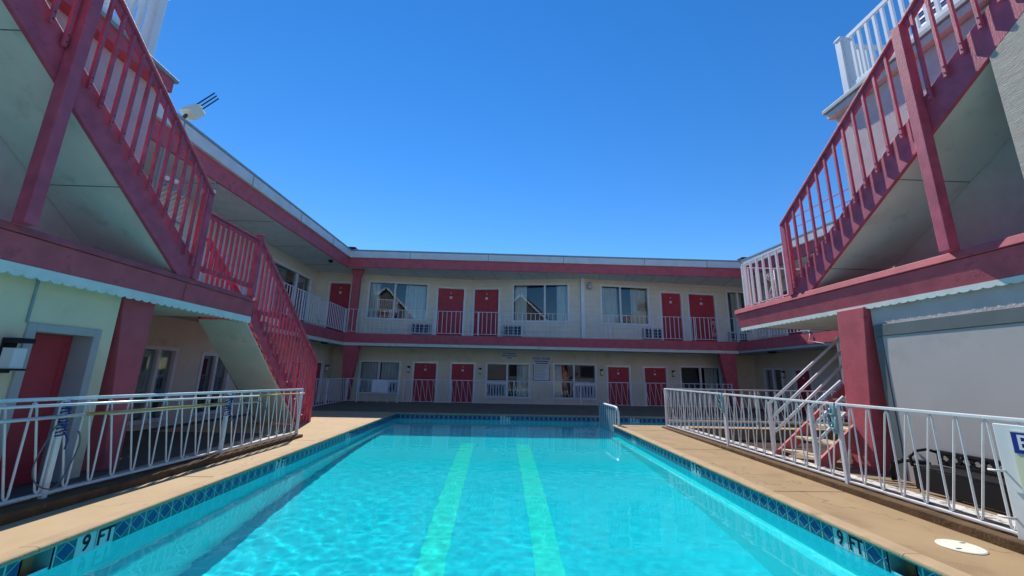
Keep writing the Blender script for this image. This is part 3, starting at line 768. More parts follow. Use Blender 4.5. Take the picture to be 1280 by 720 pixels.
# roof edge runs a touch out of square with the pool
def edge(xa, ya, xb, yb, dx0, dx1, z0, z1):
    return MB().hexa([(xa+dx0, ya, z0), (xa+dx1, ya, z0), (xb+dx1, yb, z0), (xb+dx0, yb, z0)], [(xa+dx0, ya, z1), (xa+dx1, ya, z1), (xb+dx1, yb, z1), (xb+dx0, yb, z1)])
LA = (-6.95, 5.62, -6.62, 16.62)
edge(*LA, -.05, 0, 5.56, 6.00).build('roof_fascia', 'red', lwg, bevel=.006)
edge(*LA, -.06, .09, 6.005, 6.30).build('gutter', 'gutter', lwg, bevel=.02)
edge(*LA, -.4, .10, 6.305, 6.36).build('drip_edge', 'drip', lwg)
MB().hexa([(-8.8, 5.62, 5.60), (-7.0, 5.62, 5.60), (-6.67, 16.6, 5.60), (-8.8, 16.6, 5.60)], [(-8.8, 5.62, 5.66), (-7.0, 5.62, 5.66), (-6.67, 16.6, 5.66), (-8.8, 16.6, 5.66)]).build('soffit', 'soffit', lwg)
m = MB()
for yy in np.arange(6.6, 16.4, 2.44): m.box(-8.4, -6.95, yy, yy+.015, 5.592, 5.599)
m.build('soffit_seams', 'bluegrey', lwg)
MB().box(-14, -7.05, 5.62, 16.6, 5.9, 6.30).build('roof', 'gutter', lwg)
bar_railing('balcony_railing', 'white balcony railing along the left wing behind the red stairs', 'railing', (-6.62, 7.5), (-6.62, 16.9), 2.80, 3.80, .165, 'white balcony railings', scrolls=(7.0,))
wall_lamp((-7.5, 17.6, 1.3), '+x', 'small lamp on the left lower wall in the far corner')
# lattice screen and globe lamps under the left soffit
t = thing('lattice_screen', 'white diagonal lattice screen hanging under the left soffit behind the stair', 'lattice screen', (-6.9, 7.9, 4.2))
m = MB()
for i in range(-5, 9):
    a = Vector((-6.9, 7.45+i*.11, 4.25)); c = Vector((-6.9, 7.45+i*.11+.55, 4.85))
    ya, yb = max(7.45, a.y), min(8.2, c.y)
    if yb-ya < .05: continue
    za = 4.25+(ya-a.y)/.55*.6; zb_ = 4.25+(yb-a.y)/.55*.6
    m.tube([(-6.9, ya, za), (-6.9, yb, zb_)], .007, 4)
m.build('lattice', 'vinyl', t)
m = MB(); m.box(-6.93, -6.90, 7.40, 7.44, 4.2, 5.6); m.box(-6.93, -6.90, 8.21, 8.25, 4.2, 5.6); m.box(-6.93, -6.90, 7.44, 8.21, 4.2, 4.24); m.box(-6.93, -6.90, 7.44, 8.21, 4.86, 4.90)
m.build('screen_frame', 'drip', t)
for yy, zz, x, lab in ((7.56, 4.96, -6.86, 'white globe lamp on the lattice screen at its left end'), (7.78, 5.0, -6.86, 'white globe lamp on the middle of the lattice screen'), (8.82, 5.28, -6.86, 'white globe lamp showing past the red stair newel under the left soffit')):
    t = thing('globe_lamp', lab, 'lamp', (x, yy, zz), 'white globe lamps under the left soffit')
    MB().lathe([(.008, -.055), (.03, -.045), (.05, -.015), (.05, .015), (.03, .045), (.01, .055)], (x, yy, zz), 12).build('globe', 'bulb', t, smooth=True)
    MB().lathe([(.018, 4.90-zz), (.012, -.05)] if zz < 5.1 else [(.008, .05), (.008, 5.60-zz-.005)], (x, yy, zz), 8).build('stem', 'drip', t, smooth=True)
# box with rods on the roof edge
t = thing('roof_floodlight', 'beige box with three dark rods clamped to the left roof edge against the sky', 'roof fixture', (-6.85, 7.75, 6.36))
u = Vector((0.02, .62, .78)).normalized()
m = MB(); m.beam((-6.82, 7.66, 6.50), (-6.80, 7.86, 6.78), .26, .24); m.build('box', 'lid', t, bevel=.02)
MB().beam((-6.86, 7.60, 6.34), (-6.83, 7.72, 6.66), .05, .05).build('bracket', 'blacktrim', t)
for d in (-.05, 0, .05):
    MB().tube([(-6.78+d*.3, 7.83+d, 6.80-d*.7), (-6.74+d*.3, 8.20+d, 7.40-d*.7)], .014, 6).build('rod', 'blacktrim', t)
t = thing('roof_marker', 'small black cap on the left inner corner of the roof gutters', 'roof cap', (-6.6, 16.6, 6.36), 'black caps on the roof corners')
MB().box(-6.75, -6.35, 16.45, 16.8, 6.365, 6.47).build('cap', 'black', t, bevel=.02)
t = thing('roof_marker', 'small black cap on the right inner corner of the roof gutters', 'roof cap', (10.8, 16.6, 6.36), 'black caps on the roof corners')
MB().box(10.65, 11.0, 16.4, 16.75, 6.365, 6.50).build('cap', 'black', t, bevel=.02)

# ---------------------------------------------------------------- right wing
rw = thing('motel_wing', 'right motel wing glimpsed past the white handrails under a red slab edge', 'building', (11.5, 12, 0))
C0, C1 = (11.9, 18.3), (11.9, 5.0)
hr = [(.7, 1.75, .45, 1.62)]
dr = [(2.5, 3.3), (4.6, 5.4)]
wall(rw, C0, C1, -.1, 2.35, .14, hr+[(a, c, -.1, 1.58) for a, c in dr], 'cream', 'lower_wall')
window(rw, C0, C1, .7, 1.75, .45, 1.62, .5, ((0, .4),), None)
for a, c in dr: door(rw, C0, C1, a, c, -.1, 1.58)
D0, D1 = (12.4, 18.6), (12.4, 5.0)
wall(rw, D0, D1, 2.72, 5.9, .14, [(4.5, 6.6, 2.9, 5.0), (2.0, 2.9, 2.74, 5.0)], 'siding_cream', 'upper_wall')
window(rw, D0, D1, 4.5, 6.6, 2.9, 5.0, .5, ((0, .3),), None)
door(rw, D0, D1, 2.0, 2.9, 2.74, 5.0)
MB().box(10.5, 12.6, 5, 17.0, 2.30, 2.72).build('balcony_slab', 'grey_soffit', rw)
MB().box(10.46, 10.495, 5, 16.985, 2.40, 2.78).build('balcony_fascia', 'red', rw, bevel=.006)
RA = (11.05, 10.6, 10.72, 16.62)
edge(*RA, 0, .05, 5.60, 6.00).build('roof_fascia', 'red', rw, bevel=.006)
edge(*RA, -.09, .06, 6.005, 6.30).build('gutter', 'gutter', rw, bevel=.02)
edge(*RA, -.10, .4, 6.305, 6.36).build('drip_edge', 'drip', rw)
MB().box(11.1, 13, 10.6, 16.6, 5.62, 5.68).build('soffit', 'soffit', rw)
MB().box(11.15, 16, 10.6, 16.6, 5.9, 6.30).build('roof', 'gutter', rw)
bar_railing('balcony_railing', 'white balcony railing along the right wing, seen under the right red platform', 'railing', (10.45, 16.9), (10.45, 9.0), 2.80, 3.80, .165, 'white balcony railings')
wall_lamp((11.88, 16.35, 1.42), '-x', 'small dark wall lamp beside the right wing window under the balcony')
bar_railing('roof_railing', 'thin pale pink railing on the roof beyond the right red stair', 'railing', (10.9, 13.4), (10.9, 11.0), 6.37, 7.15, 2.0, None, (), .8, .014, .38, 'red_chip')

# ---------------------------------------------------------------- red stairs
def red_stair(label, x_out, x_in, foot, slope, up_sign, y_end, bottom, off_rail=1.58, str_h=.47, bal_gap=.16, bal_y=None, loc=None, newel=None, post=None, zplat=2.47, riser=.19):
    """upper flights: climb towards -Y. bottom(y) = z of the stringer's lower edge"""
    sg = 1 if x_in > x_out else -1
    t = thing('red_staircase', label, 'staircase', (x_out, foot, zplat))
    # stringers
    def strg(x0, x1, nm='stringer'):
        m = MB(); y0, y1 = foot, y_end
        yb = min(foot, foot)
        poly = [(y0, max(zplat, bottom(y0))), (y0, bottom(y0)+str_h), (y1, bottom(y1)+str_h), (y1, bottom(y1))]
        ycut = y0-(zplat-bottom(y0))/slope if bottom(y0) < zplat else y0
        if ycut < y0: poly = [(y0, zplat)]+poly[1:]+[(ycut, zplat)]
        m.prism(poly, x0, x1, 'x'); return m.build(nm, 'redwood', t, bevel=.005)
    strg(x_out, x_out+sg*.05)
    ycut = foot-(zplat-bottom(foot))/slope
    MB().prism([(ycut-.45, bottom(ycut-.45)+.06), (ycut-.45, bottom(ycut-.45)+.3), (y_end, bottom(y_end)+str_h), (y_end, bottom(y_end)+.06)], x_in-sg*.05, x_in, 'x').build('wall_string', 'redwood', t)
    # soffit boards under the flight
    a, c = x_out+sg*.052, x_in
    m = MB(); y1 = y_end
    m.hexa([(a, y1, bottom(y1)+.012), (c, y1, bottom(y1)+.012), (c, ycut, zplat+.012), (a, ycut, zplat+.012)] if a < c else [(c, y1, bottom(y1)+.012), (a, y1, bottom(y1)+.012), (a, ycut, zplat+.012), (c, ycut, zplat+.012)],
           [(a, y1, bottom(y1)+.03), (c, y1, bottom(y1)+.03), (c, ycut, zplat+.03), (a, ycut, zplat+.03)] if a < c else [(c, y1, bottom(y1)+.03), (a, y1, bottom(y1)+.03), (a, ycut, zplat+.03), (c, ycut, zplat+.03)])
    m.build('soffit', 'soffit', t)
    for q in np.arange(y_end+.4, ycut-.1, 1.22): MB().box(a, c, q, q+.006, bottom(q)+.004, bottom(q)+.0125).build('soffit_joint', 'bluegrey', t)
    n = int((bottom(y_end)+str_h-zplat)/riser)
    tr = MB().box(min(a, c)+.052*(sg<0), max(a, c)-.052*(sg>0), -.02, riser/slope, -.035, 0).build('tread', 'redwood', t, (0, foot-.1-riser/slope, zplat+riser))
    for i in range(1, n): copyo(tr, t, Matrix.Translation((0, foot-.1-riser/slope*(i+1), zplat+riser*(i+1))))
    # handrails with balusters, outer and inner
    first = None; bolt = None
    for x, full in ((x_out-sg*.018, True), (x_in-sg*.03, False)):
        ya, yb = newel, y_end
        f = lambda q: bottom(q)+off_rail
        MB().beam((x, ya+.03, f(ya+.03)), (x, yb, f(yb)), .10, .035, (0, 0, 1)).build('handrail', 'redwood', t, bevel=.008)
        MB().beam((x+sg*.0, ya-.05, f(ya-.05)-.085), (x+sg*.0, yb, f(yb)-.085), .030, .075).build('under_rail', 'redwood', t)
        q = ya-.11
        while q > yb+.02:
            zb_ = bottom(q)+.30; zt = f(q)-.05
            xx = x-sg*.021 if full else x
            if first is None: first = MB().box(-.017, .017, -.017, .017, 0, zt-zb_).build('baluster', 'redwood', t, (xx, q, zb_), bevel=.003)
            else: copyo(first, t, Matrix.Translation((xx, q, zb_)))
            if full:
                for dz in (.05, .13):
                    if bolt is None: bolt = MB().box(-.004, .004, -.006, .006, -.006, .006).build('bolt', 'blacktrim', t, (xx-sg*.019, q, zb_+dz))
                    else: copyo(bolt, t, Matrix.Translation((xx-sg*.019, q, zb_+dz)))
            q -= bal_gap
        MB().box(-.055, .055, -.055, .055, 0, f(ya)-zplat-.02).build('newel_post', 'redwood', t, (x+sg*.03, ya, zplat), bevel=.006)
    if post:
        MB().box(-.06, .06, -.055, .055, 0, bottom(post)+off_rail-zplat-.03).build('support_post', 'redwood', t, (x_out-sg*.065, post, zplat), bevel=.006)
    return t
LB = lambda q: 2.66+.80*(5.2-q)
RB = lambda q: 2.66+.695*(5.97-q)
ZL, ZR = 2.47, 2.62
red_stair('upper red wooden flight climbing out of the top left corner', -4.50, -5.492, 5.75, .80, 1, 1.6, LB, 1.58, .47, .152, newel=5.72, post=3.58, zplat=ZL)
red_stair('upper red wooden flight climbing out of the top right corner', 5.0, 5.992, 6.45, .695, 1, 1.6, RB, 1.56, .47, .19, newel=6.42, post=3.98, zplat=ZR, riser=.185)

# lower left flight, descending away from the viewer to the deck
t = thing('red_staircase', 'lower red flight on the left, running down from the landing to the sunlit deck', 'staircase', (-5.0, 9.9, 0))
XO, XI = -4.52, -5.45
nz = lambda q: 2.47-.885*(q-7.2)
n = 12; rs = 2.47/(n+1); go = rs/.885
for x0, x1 in ((XO-.05, XO), (XI, XI+.05)):
    poly = [(7.2, 2.10), (7.2, 2.47)]
    for i in range(n):
        yy = 7.2+go*(i+.25); z = 2.47-rs*(i+1)
        poly += [(yy, z+rs*.55), (yy, z-.03), (yy+go*.75, z-.03)]
    poly += [(7.2+go*n+.12, 0.02), (7.2+go*n-.28, 0.0)]
    MB().prism(poly, x0, x1, 'x').build('stringer', 'redwood', t)
MB().hexa([(XI+.052, 7.18, 2.03), (XO-.052, 7.18, 2.03), (XO-.052, 9.45, .02), (XI+.052, 9.45, .02)], [(XI+.052, 7.18, 2.06), (XO-.052, 7.18, 2.06), (XO-.052, 9.45, .05), (XI+.052, 9.45, .05)]).build('soffit', 'soffit', t)
tr = None
for i in range(n):
    loc = (0, 7.2+go*(i+.2), 2.47-rs*(i+1))
    if tr is None: tr = MB().box(XI-.02, XO+.02, 0, go*1.05, -.03, 0).build('tread', 'redwood', t, loc, bevel=.004)
    else: copyo(tr, t, Matrix.Translation(loc))
hr_ = lambda q: 3.56-.755*(q-7.12)
first = None
for x in (XO+.02, XI-.02):
    MB().beam((x, 7.12, hr_(7.12)), (x, 9.95, hr_(9.95)), .10, .04).build('handrail', 'redwood', t, bevel=.008)
    MB().beam((x, 7.15, hr_(7.15)-.08), (x, 9.9, hr_(9.9)-.08), .03, .07).build('under_rail', 'redwood', t)
    for i in range(19):
        q = 7.28+i*.138; zb_ = nz(q)-.22; zt = hr_(q)-.03
        if zb_ < 0: zb_ = .0
        MB().box(-.017, .017, -.017, .017, 0, zt-zb_).build('baluster', 'redwood', t, (x+.02 if x > -5 else x, q, zb_))
    MB().box(-.05, .05, -.05, .05, 0, hr_(9.93)-.01).build('newel_post', 'redwood', t, (x, 9.93, 0), bevel=.006)
# landing railing on the left
t = thing('landing_railing', 'red slatted railing round the left landing between the two flights', 'railing', (-4.52, 6.5, ZL))
MB().beam((-4.53, 5.82, 3.545), (-4.53, 7.16, 3.545), .085, .03).build('top_rail', 'redwood', t, bevel=.006)
MB().beam((-4.53, 5.82, 3.49), (-4.53, 7.1, 3.49), .03, .06).build('under_rail', 'redwood', t)
MB().beam((-4.53, 5.80, 2.66), (-4.53, 7.08, 2.66), .035, .085).build('bottom_rail', 'redwood', t, bevel=.005)
first = None
for i in range(10):
    q = 5.90+i*.121
    if first is None: first = MB().box(-.017, .017, -.017, .017, 0, .88).build('baluster', 'redwood', t, (-4.50, q, 2.60), bevel=.003)
    else: copyo(first, t, Matrix.Translation((-4.50, q, 2.60)))
MB().box(-.05, .05, -.05, .05, 0, 1.15).build('newel_post', 'redwood', t, (-4.52, 7.12, ZL), bevel=.006)
MB().box(-.062, .062, -.062, .062, 1.15, 1.18).build('post_cap', 'redwood', t, (-4.52, 7.12, ZL), bevel=.006)

# ---------------------------------------------------------------- near blocks
def scallop(y0, y1, x, z0, z1, per):
    pts = [(y0, z1)]; n = max(1, round(abs(y1-y0)/per)); d = (y1-y0)/n
    for i in range(n):
        for k in range(9):
            u = k/8; pts.append((y0+d*(i+u), z0+(z1-z0)*.26*(1-math.sin(math.pi*u)**.6)))
    pts.append((y1, z1)); return MB().prism(pts, x, x+.012, 'x')
lb = thing('motel_block', 'near left block with pale green wall and red door under a red fascia landing', 'building', (-5.5, 3, 0))
E0, E1 = (-4.62, -2.0), (-4.62, 4.86)
wall(lb, E0, E1, -.01, 2.09, .30, [(6.05, 6.63, -.01, 1.53)], 'green', 'lower_wall')
do = door(lb, E0, E1, 6.05, 6.63, 0, 1.53, .30, .20, True, False, 'jamb')
m = MB(); m.box(-4.64, -4.605, 3.955, 3.975, 1.60, 2.085); m.build('wall_joint', 'drip', lb)
MB().prism([(4.87, 2.09), (5.32, 2.09), (5.29, 0), (5.10, 0)], -4.94, -4.60, 'x').build('column', 'red', lb, bevel=.008)
MB().box(-8.4, -4.95, 5.1, 5.4, 0, 2.09).build('end_wall', 'green', lb)
MB().box(-6.6, -4.53, -2, 7.20, 2.10, 2.44).build('landing_slab', 'soffit', lb)
MB().box(-6.6, -5.6, 7.26, 10.2, 2.28, 2.44).build('hidden_sun_block', 'soffit', lb)  # unseen slab added to keep sun off the left walkway
MB().prism([(-4.525, 2.12), (-4.525, 2.385), (-4.48, 2.385), (-4.50, 2.12)], -2, 7.20, 'y').build('fascia', 'red', lb, bevel=.004)
MB().prism([(-4.53, 2.39), (-4.53, 2.47), (-4.50, 2.47), (-4.462, 2.395)], -2, 7.24, 'y').build('fascia_cap', 'red_chip', lb, bevel=.006)
MB().box(-6.6, -4.54, -2, 7.24, 2.442, 2.465).build('landing_floor', 'red', lb)
MB().box(-6.6, -4.48, 7.205, 7.24, 2.10, 2.385).build('end_fascia', 'red', lb)
scallop(-1.0, 7.18, -4.50, 2.00, 2.118, .115).build('scalloped_trim', 'mint', lb)
MB().box(-9, -5.5, -2, 5.60, ZL, 5.46).build('upper_wall', 'pink', lb)
MB().box(-9, -5.32, -2, 5.62, 5.465, 5.66).build('roof_fascia', 'red', lb, bevel=.006)
MB().box(-9, -5.28, -2, 5.66, 5.663, 5.72).build('roof_edge', 'drip', lb, bevel=.006)
wall_lamp((-4.60, 3.86, 1.28), '+x', 'black framed lamp on the left wall beside the near red door', 1.15)
rb = thing('motel_block', 'near right block with grey panelled wall under a red fascia platform', 'building', (5.5, 3, 0))
F0, F1 = (5.06, 5.15), (5.06, -2)
wall(rb, F0, F1, -.01, 2.20, .3, [], 'pink', 'lower_wall')
m = MB(); m.box(5.03, 5.058, -2, 5.12, 1.79, 1.94); m.box(5.03, 5.058, 5.03, 5.12, .02, 1.785); m.build('panel_trim', 'bluegrey', rb, bevel=.005)
MB().box(5.04, 5.056, -2, 5.025, .02, 1.785).build('wall_panel', 'panelgrey', rb)
MB().prism([(5.16, 2.20), (5.60, 2.20), (5.74, 0), (5.40, 0)], 4.98, 5.35, 'x').build('column', 'red', rb, bevel=.008)
MB().box(5.04, 11, -2, 8.05, 2.24, 2.58).build('platform_slab', 'soffit', rb)
MB().prism([(5.035, 2.235), (5.035, 2.52), (4.985, 2.52), (5.02, 2.235)], -2, 8.06, 'y').build('fascia', 'red', rb, bevel=.004)
MB().prism([(5.035, 2.525), (5.035, 2.62), (4.985, 2.62), (4.965, 2.53)], -2, 8.10, 'y').build('fascia_cap', 'red', rb, bevel=.006)
MB().box(5.04, 10.4, -2, 8.06, 2.585, 2.615).build('platform_floor', 'red', rb)
MB().hexa([(5.03, 8.0, 2.24), (10.4, 8.0, 2.24), (10.4, 8.06, 2.24), (5.03, 8.06, 2.24)], [(4.99, 8.065, 2.52), (10.4, 8.065, 2.52), (10.4, 8.10, 2.52), (4.99, 8.10, 2.52)]).build('end_fascia', 'red', rb)
scallop(-1.0, 8.0, 5.015, 2.165, 2.233, .11).build('scalloped_trim', 'mint', rb)
MB().prism([(-2, 2.625), (3.30, 2.625), (3.30, RB(3.30)-.004), (1.6, RB(1.6)-.004), (1.58, 6.0), (-2, 6.0)], 5.0, 5.05, 'x').build('cladding', 'clad', rb)
MB().box(6.0, 11, -2, 6.10, ZR, 5.84).build('upper_wall', 'pink', rb)
MB().box(5.88, 11, -2, 6.16, 5.845, 5.97).build('roof_fascia', 'pink', rb, bevel=.01)
MB().box(5.84, 11, -2, 6.20, 5.975, 6.05).build('roof_edge', 'drip', rb, bevel=.008)
# platform railing, right
bar_railing('platform_railing', 'white wrought iron railing at the edge of the right red platform', 'railing', (5.10, 7.88), (5.10, 6.55), 2.62, 3.56, .17, 'white platform railings', scrolls=(), posts=1.5, r=.017)
bar_railing('platform_railing', 'white wrought iron railing across the far end of the right red platform', 'railing', (5.16, 7.92), (10.3, 7.92), 2.62, 3.52, .17, 'white platform railings', scrolls=(.55,), posts=1.3)

def vinyl_railing(label, A, B, z0, h):
    A = Vector((*A, z0)); B = Vector((*B, z0)); u = (B-A).normalized(); Ln = (B-A).length
    t = thing('roof_railing', label, 'railing', A, 'white roof deck railings')
    n = max(1, round(Ln/2.0)); po = None
    for i in range(n+1):
        c = A+u*(Ln*i/n)
        MB().box(-.055, .055, -.055, .055, 0, h+.05).build('post', 'vinyl', t, c, bevel=.006)
        MB().hexa([(-.07, -.07, h+.05), (.07, -.07, h+.05), (.07, .07, h+.05), (-.07, .07, h+.05)], [(-.05, -.05, h+.09), (.05, -.05, h+.09), (.05, .05, h+.09), (-.05, .05, h+.09)]).build('post_cap', 'vinyl', t, c)
    for z, hh in ((h-.03, .075), (.10, .07)):
        MB().beam(A+Vector((0, 0, z)), B+Vector((0, 0, z)), .05, hh).build('rail', 'vinyl', t, bevel=.006)
    k = int(Ln/.135); ba = None
    for i in range(k):
        c = A+u*(Ln*(i+.5)/k)
        if ba is None: ba = MB().box(-.02, .02, -.02, .02, .13, h-.06).build('baluster', 'vinyl', t, c)
        else: copyo(ba, t, Matrix.Translation(c))
    return t
vinyl_railing('white vinyl railing along the left roof deck at the top edge of the photo', (-5.38, 5.16), (-5.38, -1.0), 5.72, 1.05)
vinyl_railing('white vinyl railing across the end of the left roof deck', (-5.50, 5.22), (-8.6, 5.22), 5.72, 1.05)
vinyl_railing('white vinyl railing along the right roof deck above the pink wall', (5.95, 5.72), (5.95, -1.0), 6.05, 1.05)
vinyl_railing('white vinyl railing across the end of the right roof deck', (6.08, 5.75), (10.5, 5.75), 6.05, 1.05)
t = thing('beach_chair', 'blue and white striped folding chair behind the right roof railing', 'chair', (6.6, 4.5, 6.05))
for i in range(6):
    pass
m = MB(); m2 = MB()
for i in range(7):
    (m if i % 2 else m2).hexa([(6.35, 4.30, 6.42+i*.06), (6.35, 4.85, 6.42+i*.06), (6.37, 4.85, 6.42+i*.06), (6.37, 4.30, 6.42+i*.06)], [(6.36, 4.30, 6.475+i*.06), (6.36, 4.85, 6.475+i*.06), (6.38, 4.85, 6.475+i*.06), (6.38, 4.30, 6.475+i*.06)])
bk_ = m.build('backrest', 'stripeblue', t); m2.build('white_stripes', 'vinyl', bk_)
MB().box(6.38, 6.85, 4.30, 4.85, 6.38, 6.41).build('seat', 'stripeblue', t)
for x, yy in ((6.4, 4.28), (6.4, 4.87), (6.82, 4.28), (6.82, 4.87)): MB().tube([(x, yy, 6.06), (6.9-.0*x if x < 6.6 else 6.4, yy, 6.62 if x > 6.6 else 6.45)], .012, 6).build('leg', 'alu', t)

# ---------------------------------------------------------------- pool fences near the viewer
FL = ((-3.99, 2.3), (-3.66, 7.72)); FR = ((3.90, 2.3), (4.17, 10.05))
def fl(yy, d=0): 
    k = (yy-2.3)/(7.72-2.3); return -3.99+.33*k+d
def fr(yy, d=0):
    k = (yy-2.3)/(10.05-2.3); return 3.90+.27*k+d
zig_fence('white zigzag fence along the left deck with pool poles lashed to it', FL[0], FL[1], (.125, .09), (.93, .85), (1.52, 3.55, 5.40), .205)
zig_fence('white zigzag fence along the right sunlit deck below the stair platform', FR[0], FR[1], (.115, .06), (.94, .92), (2.38, 4.9, 7.72), .212)
zig_fence('white zigzag cross fence behind the right deck with a tan bottom board', (4.20, 10.07), (8.9, 10.07), (.17, .17), (.92, .93), (2.3, 4.66), .21)
struct(MB().box(4.2, 9.0, 10.02, 10.10, .11, .15).build('kerb_board', 'tan'))

# poles lashed to the left fence
def pole(label, segs, r=.013):
    t = thing('pool_pole', label, 'pool pole', segs[0][0][0], 'pool poles lashed to the left fence')
    for pts, m, nm in segs: MB().tube(pts, r, 8).build(nm, m, t, smooth=True)
    return t
def fp(yy, z, d=.05): return (fl(yy)+d, yy, z)
pole('long pale blue pool pole at the top of the left fence, far end yellow', [([fp(2.4, .885), fp(6.4, .80)], 'alu', 'outer_tube'), ([fp(6.4, .80), fp(7.5, .782)], 'yellow', 'inner_tube'), ([fp(7.5, .782), fp(7.70, .779)], 'alu', 'tip')])
pole('yellow pool pole with a pale near end, lower on the left fence', [([fp(2.4, .765), fp(3.95, .755)], 'alu', 'outer_tube'), ([fp(3.95, .757), fp(5.75, .735)], 'yellow', 'inner_tube')], .015)
pole('short white pool pole behind the far end of the yellow pole', [([fp(4.2, .735, .028), fp(6.45, .71, .028)], 'alu', 'outer_tube')], .012)
def ties(label, yy, z0, z1):
    t = thing('rope_tie', label, 'rope', fp(yy, z0), 'blue ropes tying the poles')
    m = MB()
    for k in range(13):
        z = z0+(z1-z0)*k/12; c = fp(yy+.006*math.sin(k*2.1), z, .005); pts = []
        for i in range(11):
            a = 2*math.pi*i/10; pts.append((c[0]+.036*math.cos(a), c[1]+.030*math.sin(a), c[2]+.012*math.sin(a+k)))
        m.tube(pts, .007, 5)
    m.build('coils', 'bluerope', t, smooth=True)
    c = fp(yy, z0, .04)
    MB().tube([(c[0], c[1], z0+.02), (c[0]+.02, c[1]+.035, z0-.05), (c[0]+.01, c[1]+.03, z0-.13)], .006, 5).build('loose_end', 'bluerope', t, smooth=True)
ties('blue rope tying the poles to the near post of the left fence', 3.82, .60, .88)
ties('blue rope tying the poles to the middle post of the left fence', 5.85, .58, .84)
m = MB(); pts = []
for i in range(40):
    a = i/39*2*math.pi*.93+1.2; pts.append((fl(3.75)+.06+.02*math.sin(3*a), 3.80+.16*math.cos(a), .43+.27*math.sin(a)))
m.tube(pts, .006, 6); tag(m.build('hose', 'hose', smooth=True), 'thin grey hose looped over the near end of the left fence', 'hose')
m = MB(); pts = []
for i in range(24):
    a = i/23*math.pi; pts.append((fl(6.6)+.05, 6.45+.22*math.sin(a*.5), .71-.16*(1-math.cos(a))*.6-.0))
m.tube(pts, .008, 6); tag(m.build('hose', 'hose', smooth=True), 'short dark hose drooping near the far end of the left fence', 'hose')
def hook(label, yy):
    x = fr(yy)-.04; t = thing('towel_hook', label, 'hook', (x, yy, .9), 'blue hooks on the right fence')
    for z in (.90, .74):
        pts = []
        for i in range(13):
            a = math.pi*(i/12); pts.append((x-.02, yy-.045+.055*math.cos(a)+.05, z-.09*math.sin(a)))
        MB().tube([(x-.02, yy+.06, z+.03)]+pts+[(x-.02, yy-.055, z+.05)], .013, 6).build('hook', 'hook', t, smooth=True)
    MB().box(x-.012, x+.012, yy-.03, yy+.03, .60, .92).build('bracket', 'hook', t, bevel=.004)
hook('pale blue double hook on the near post of the right fence', 4.70)
hook('pale blue hook on the middle post of the right fence', 7.22)

# sign board on the right fence
t = thing('notice_board', 'white board with a blue and cream notice starting BA at the right edge', 'sign', (3.88, 2.9, 0))
MB().box(3.90, 3.935, 2.1, 3.13, .02, .90).build('board', 'signwhite', t, bevel=.006)
MB().box(3.885, 3.898, 2.3, 3.02, .32, .86).build('notice', 'signcream', t)
MB().box(3.879, 3.884, 2.31, 3.01, .70, .85).build('heading_band', 'signblue', t)
put_text('lettering', 'BA', .15, 'signwhite', t, face_m((3.876, 2.89, .775), '-x'), .002)
m = MB()
for i in range(5): m.box(3.881, 3.8845, 2.36+.06*(i % 3), 2.95, .64-.055*i, .655-.055*i)
m.build('rule_lines', 'ink', t)
for z in (.55, .22): MB().tube([(3.905, 3.11, z), (3.86, 3.13, z), (3.86, 3.19, z-.004)], .009, 6).build('tie_bar', 'iron', t, smooth=True)
def lid(loc, label):
    t = thing('skimmer_lid', label, 'skimmer lid', loc, 'round skimmer lids in the deck')
    MB().lathe([(.135, 0), (.135, .004), (.128, .008), (.02, .010), (.001, .010)], loc, 40).build('cover', 'lid', t)
    m = MB()
    for a in (.6, 3.74): m.box(loc[0]+.09*math.cos(a)-.018, loc[0]+.09*math.cos(a)+.018, loc[1]+.09*math.sin(a)-.006, loc[1]+.09*math.sin(a)+.006, .009, .0125)
    m.build('finger_slots', 'hose', t)
lid((3.50, 3.18, .001), 'round cream skimmer lid set in the right deck')
lid((-3.66, 3.05, .001), 'round cream skimmer lid at the left edge of the left deck')

# bench behind the right fence
BX = .29
t = thing('garden_bench', 'black cast metal bench with a pierced backrest behind the right fence', 'bench', (4.75, 4.2, .02))
def bx(a): return 4.78
m = MB(); y0, y1, z0, z1 = 3.62, 4.60, .06, .46
m.box(4.70, 4.725, y0, y1, z1-.04, z1); m.box(4.70, 4.725, y0, y1, .30, .335); m.box(4.70, 4.725, y0, y0+.03, .3, z1); m.box(4.70, 4.725, y1-.03, y1, .3, z1)
m.build('backrest_frame', 'black', t, bevel=.006)
m = MB(); nc = 9; cw = (y1-y0-.06)/nc; zc_ = (.335+z1-.04)/2; hh_ = (z1-.04-.335)/2
for i in range(nc):
    c = y0+.03+cw*(i+.5); ring = []
    for k in range(24):
        a = 2*math.pi*k/24; cx_, cz_ = math.cos(a), math.sin(a); q = 1/max(abs(cx_)/(cw/2), abs(cz_)/hh_)
        rr = (.036, .026, .030)[i % 3]
        ring.append(((4.712, c+rr*cx_, zc_+rr*cz_), (4.712, c+q*cx_, zc_+q*cz_)))
    for k in range(24): m.quad(ring[k][0], ring[k][1], ring[(k+1) % 24][1], ring[(k+1) % 24][0])
o_ = m.build('pierced_plate', 'black', t); sm_ = o_.modifiers.new('solid', 'SOLIDIFY'); sm_.thickness = .012
m = MB()
for i in range(7): m.box(4.40+i*.042, 4.432+i*.042, y0, y1, .275, .295)
m.build('seat', 'black', t)
m = MB(); m.box(4.40, 4.42, y0, y1, .05, .27); m.build('skirt', 'black', t)
for x, yy in ((4.42, y0+.04), (4.42, y1-.04), (4.70, y0+.04), (4.70, y1-.04)): MB().tube([(x, yy, .29), (x, yy, .12), (x-.01, yy, .02)], [.016, .012, .018], 8).build('leg', 'black', t, smooth=True)
for yy in (y0, y1):
    m = MB(); m.tube([(4.71, yy, .43), (4.60, yy, .46), (4.46, yy, .44), (4.39, yy+(.0), .38), (4.40, yy, .28)], .016, 8); m.build('armrest', 'black', t, smooth=True)
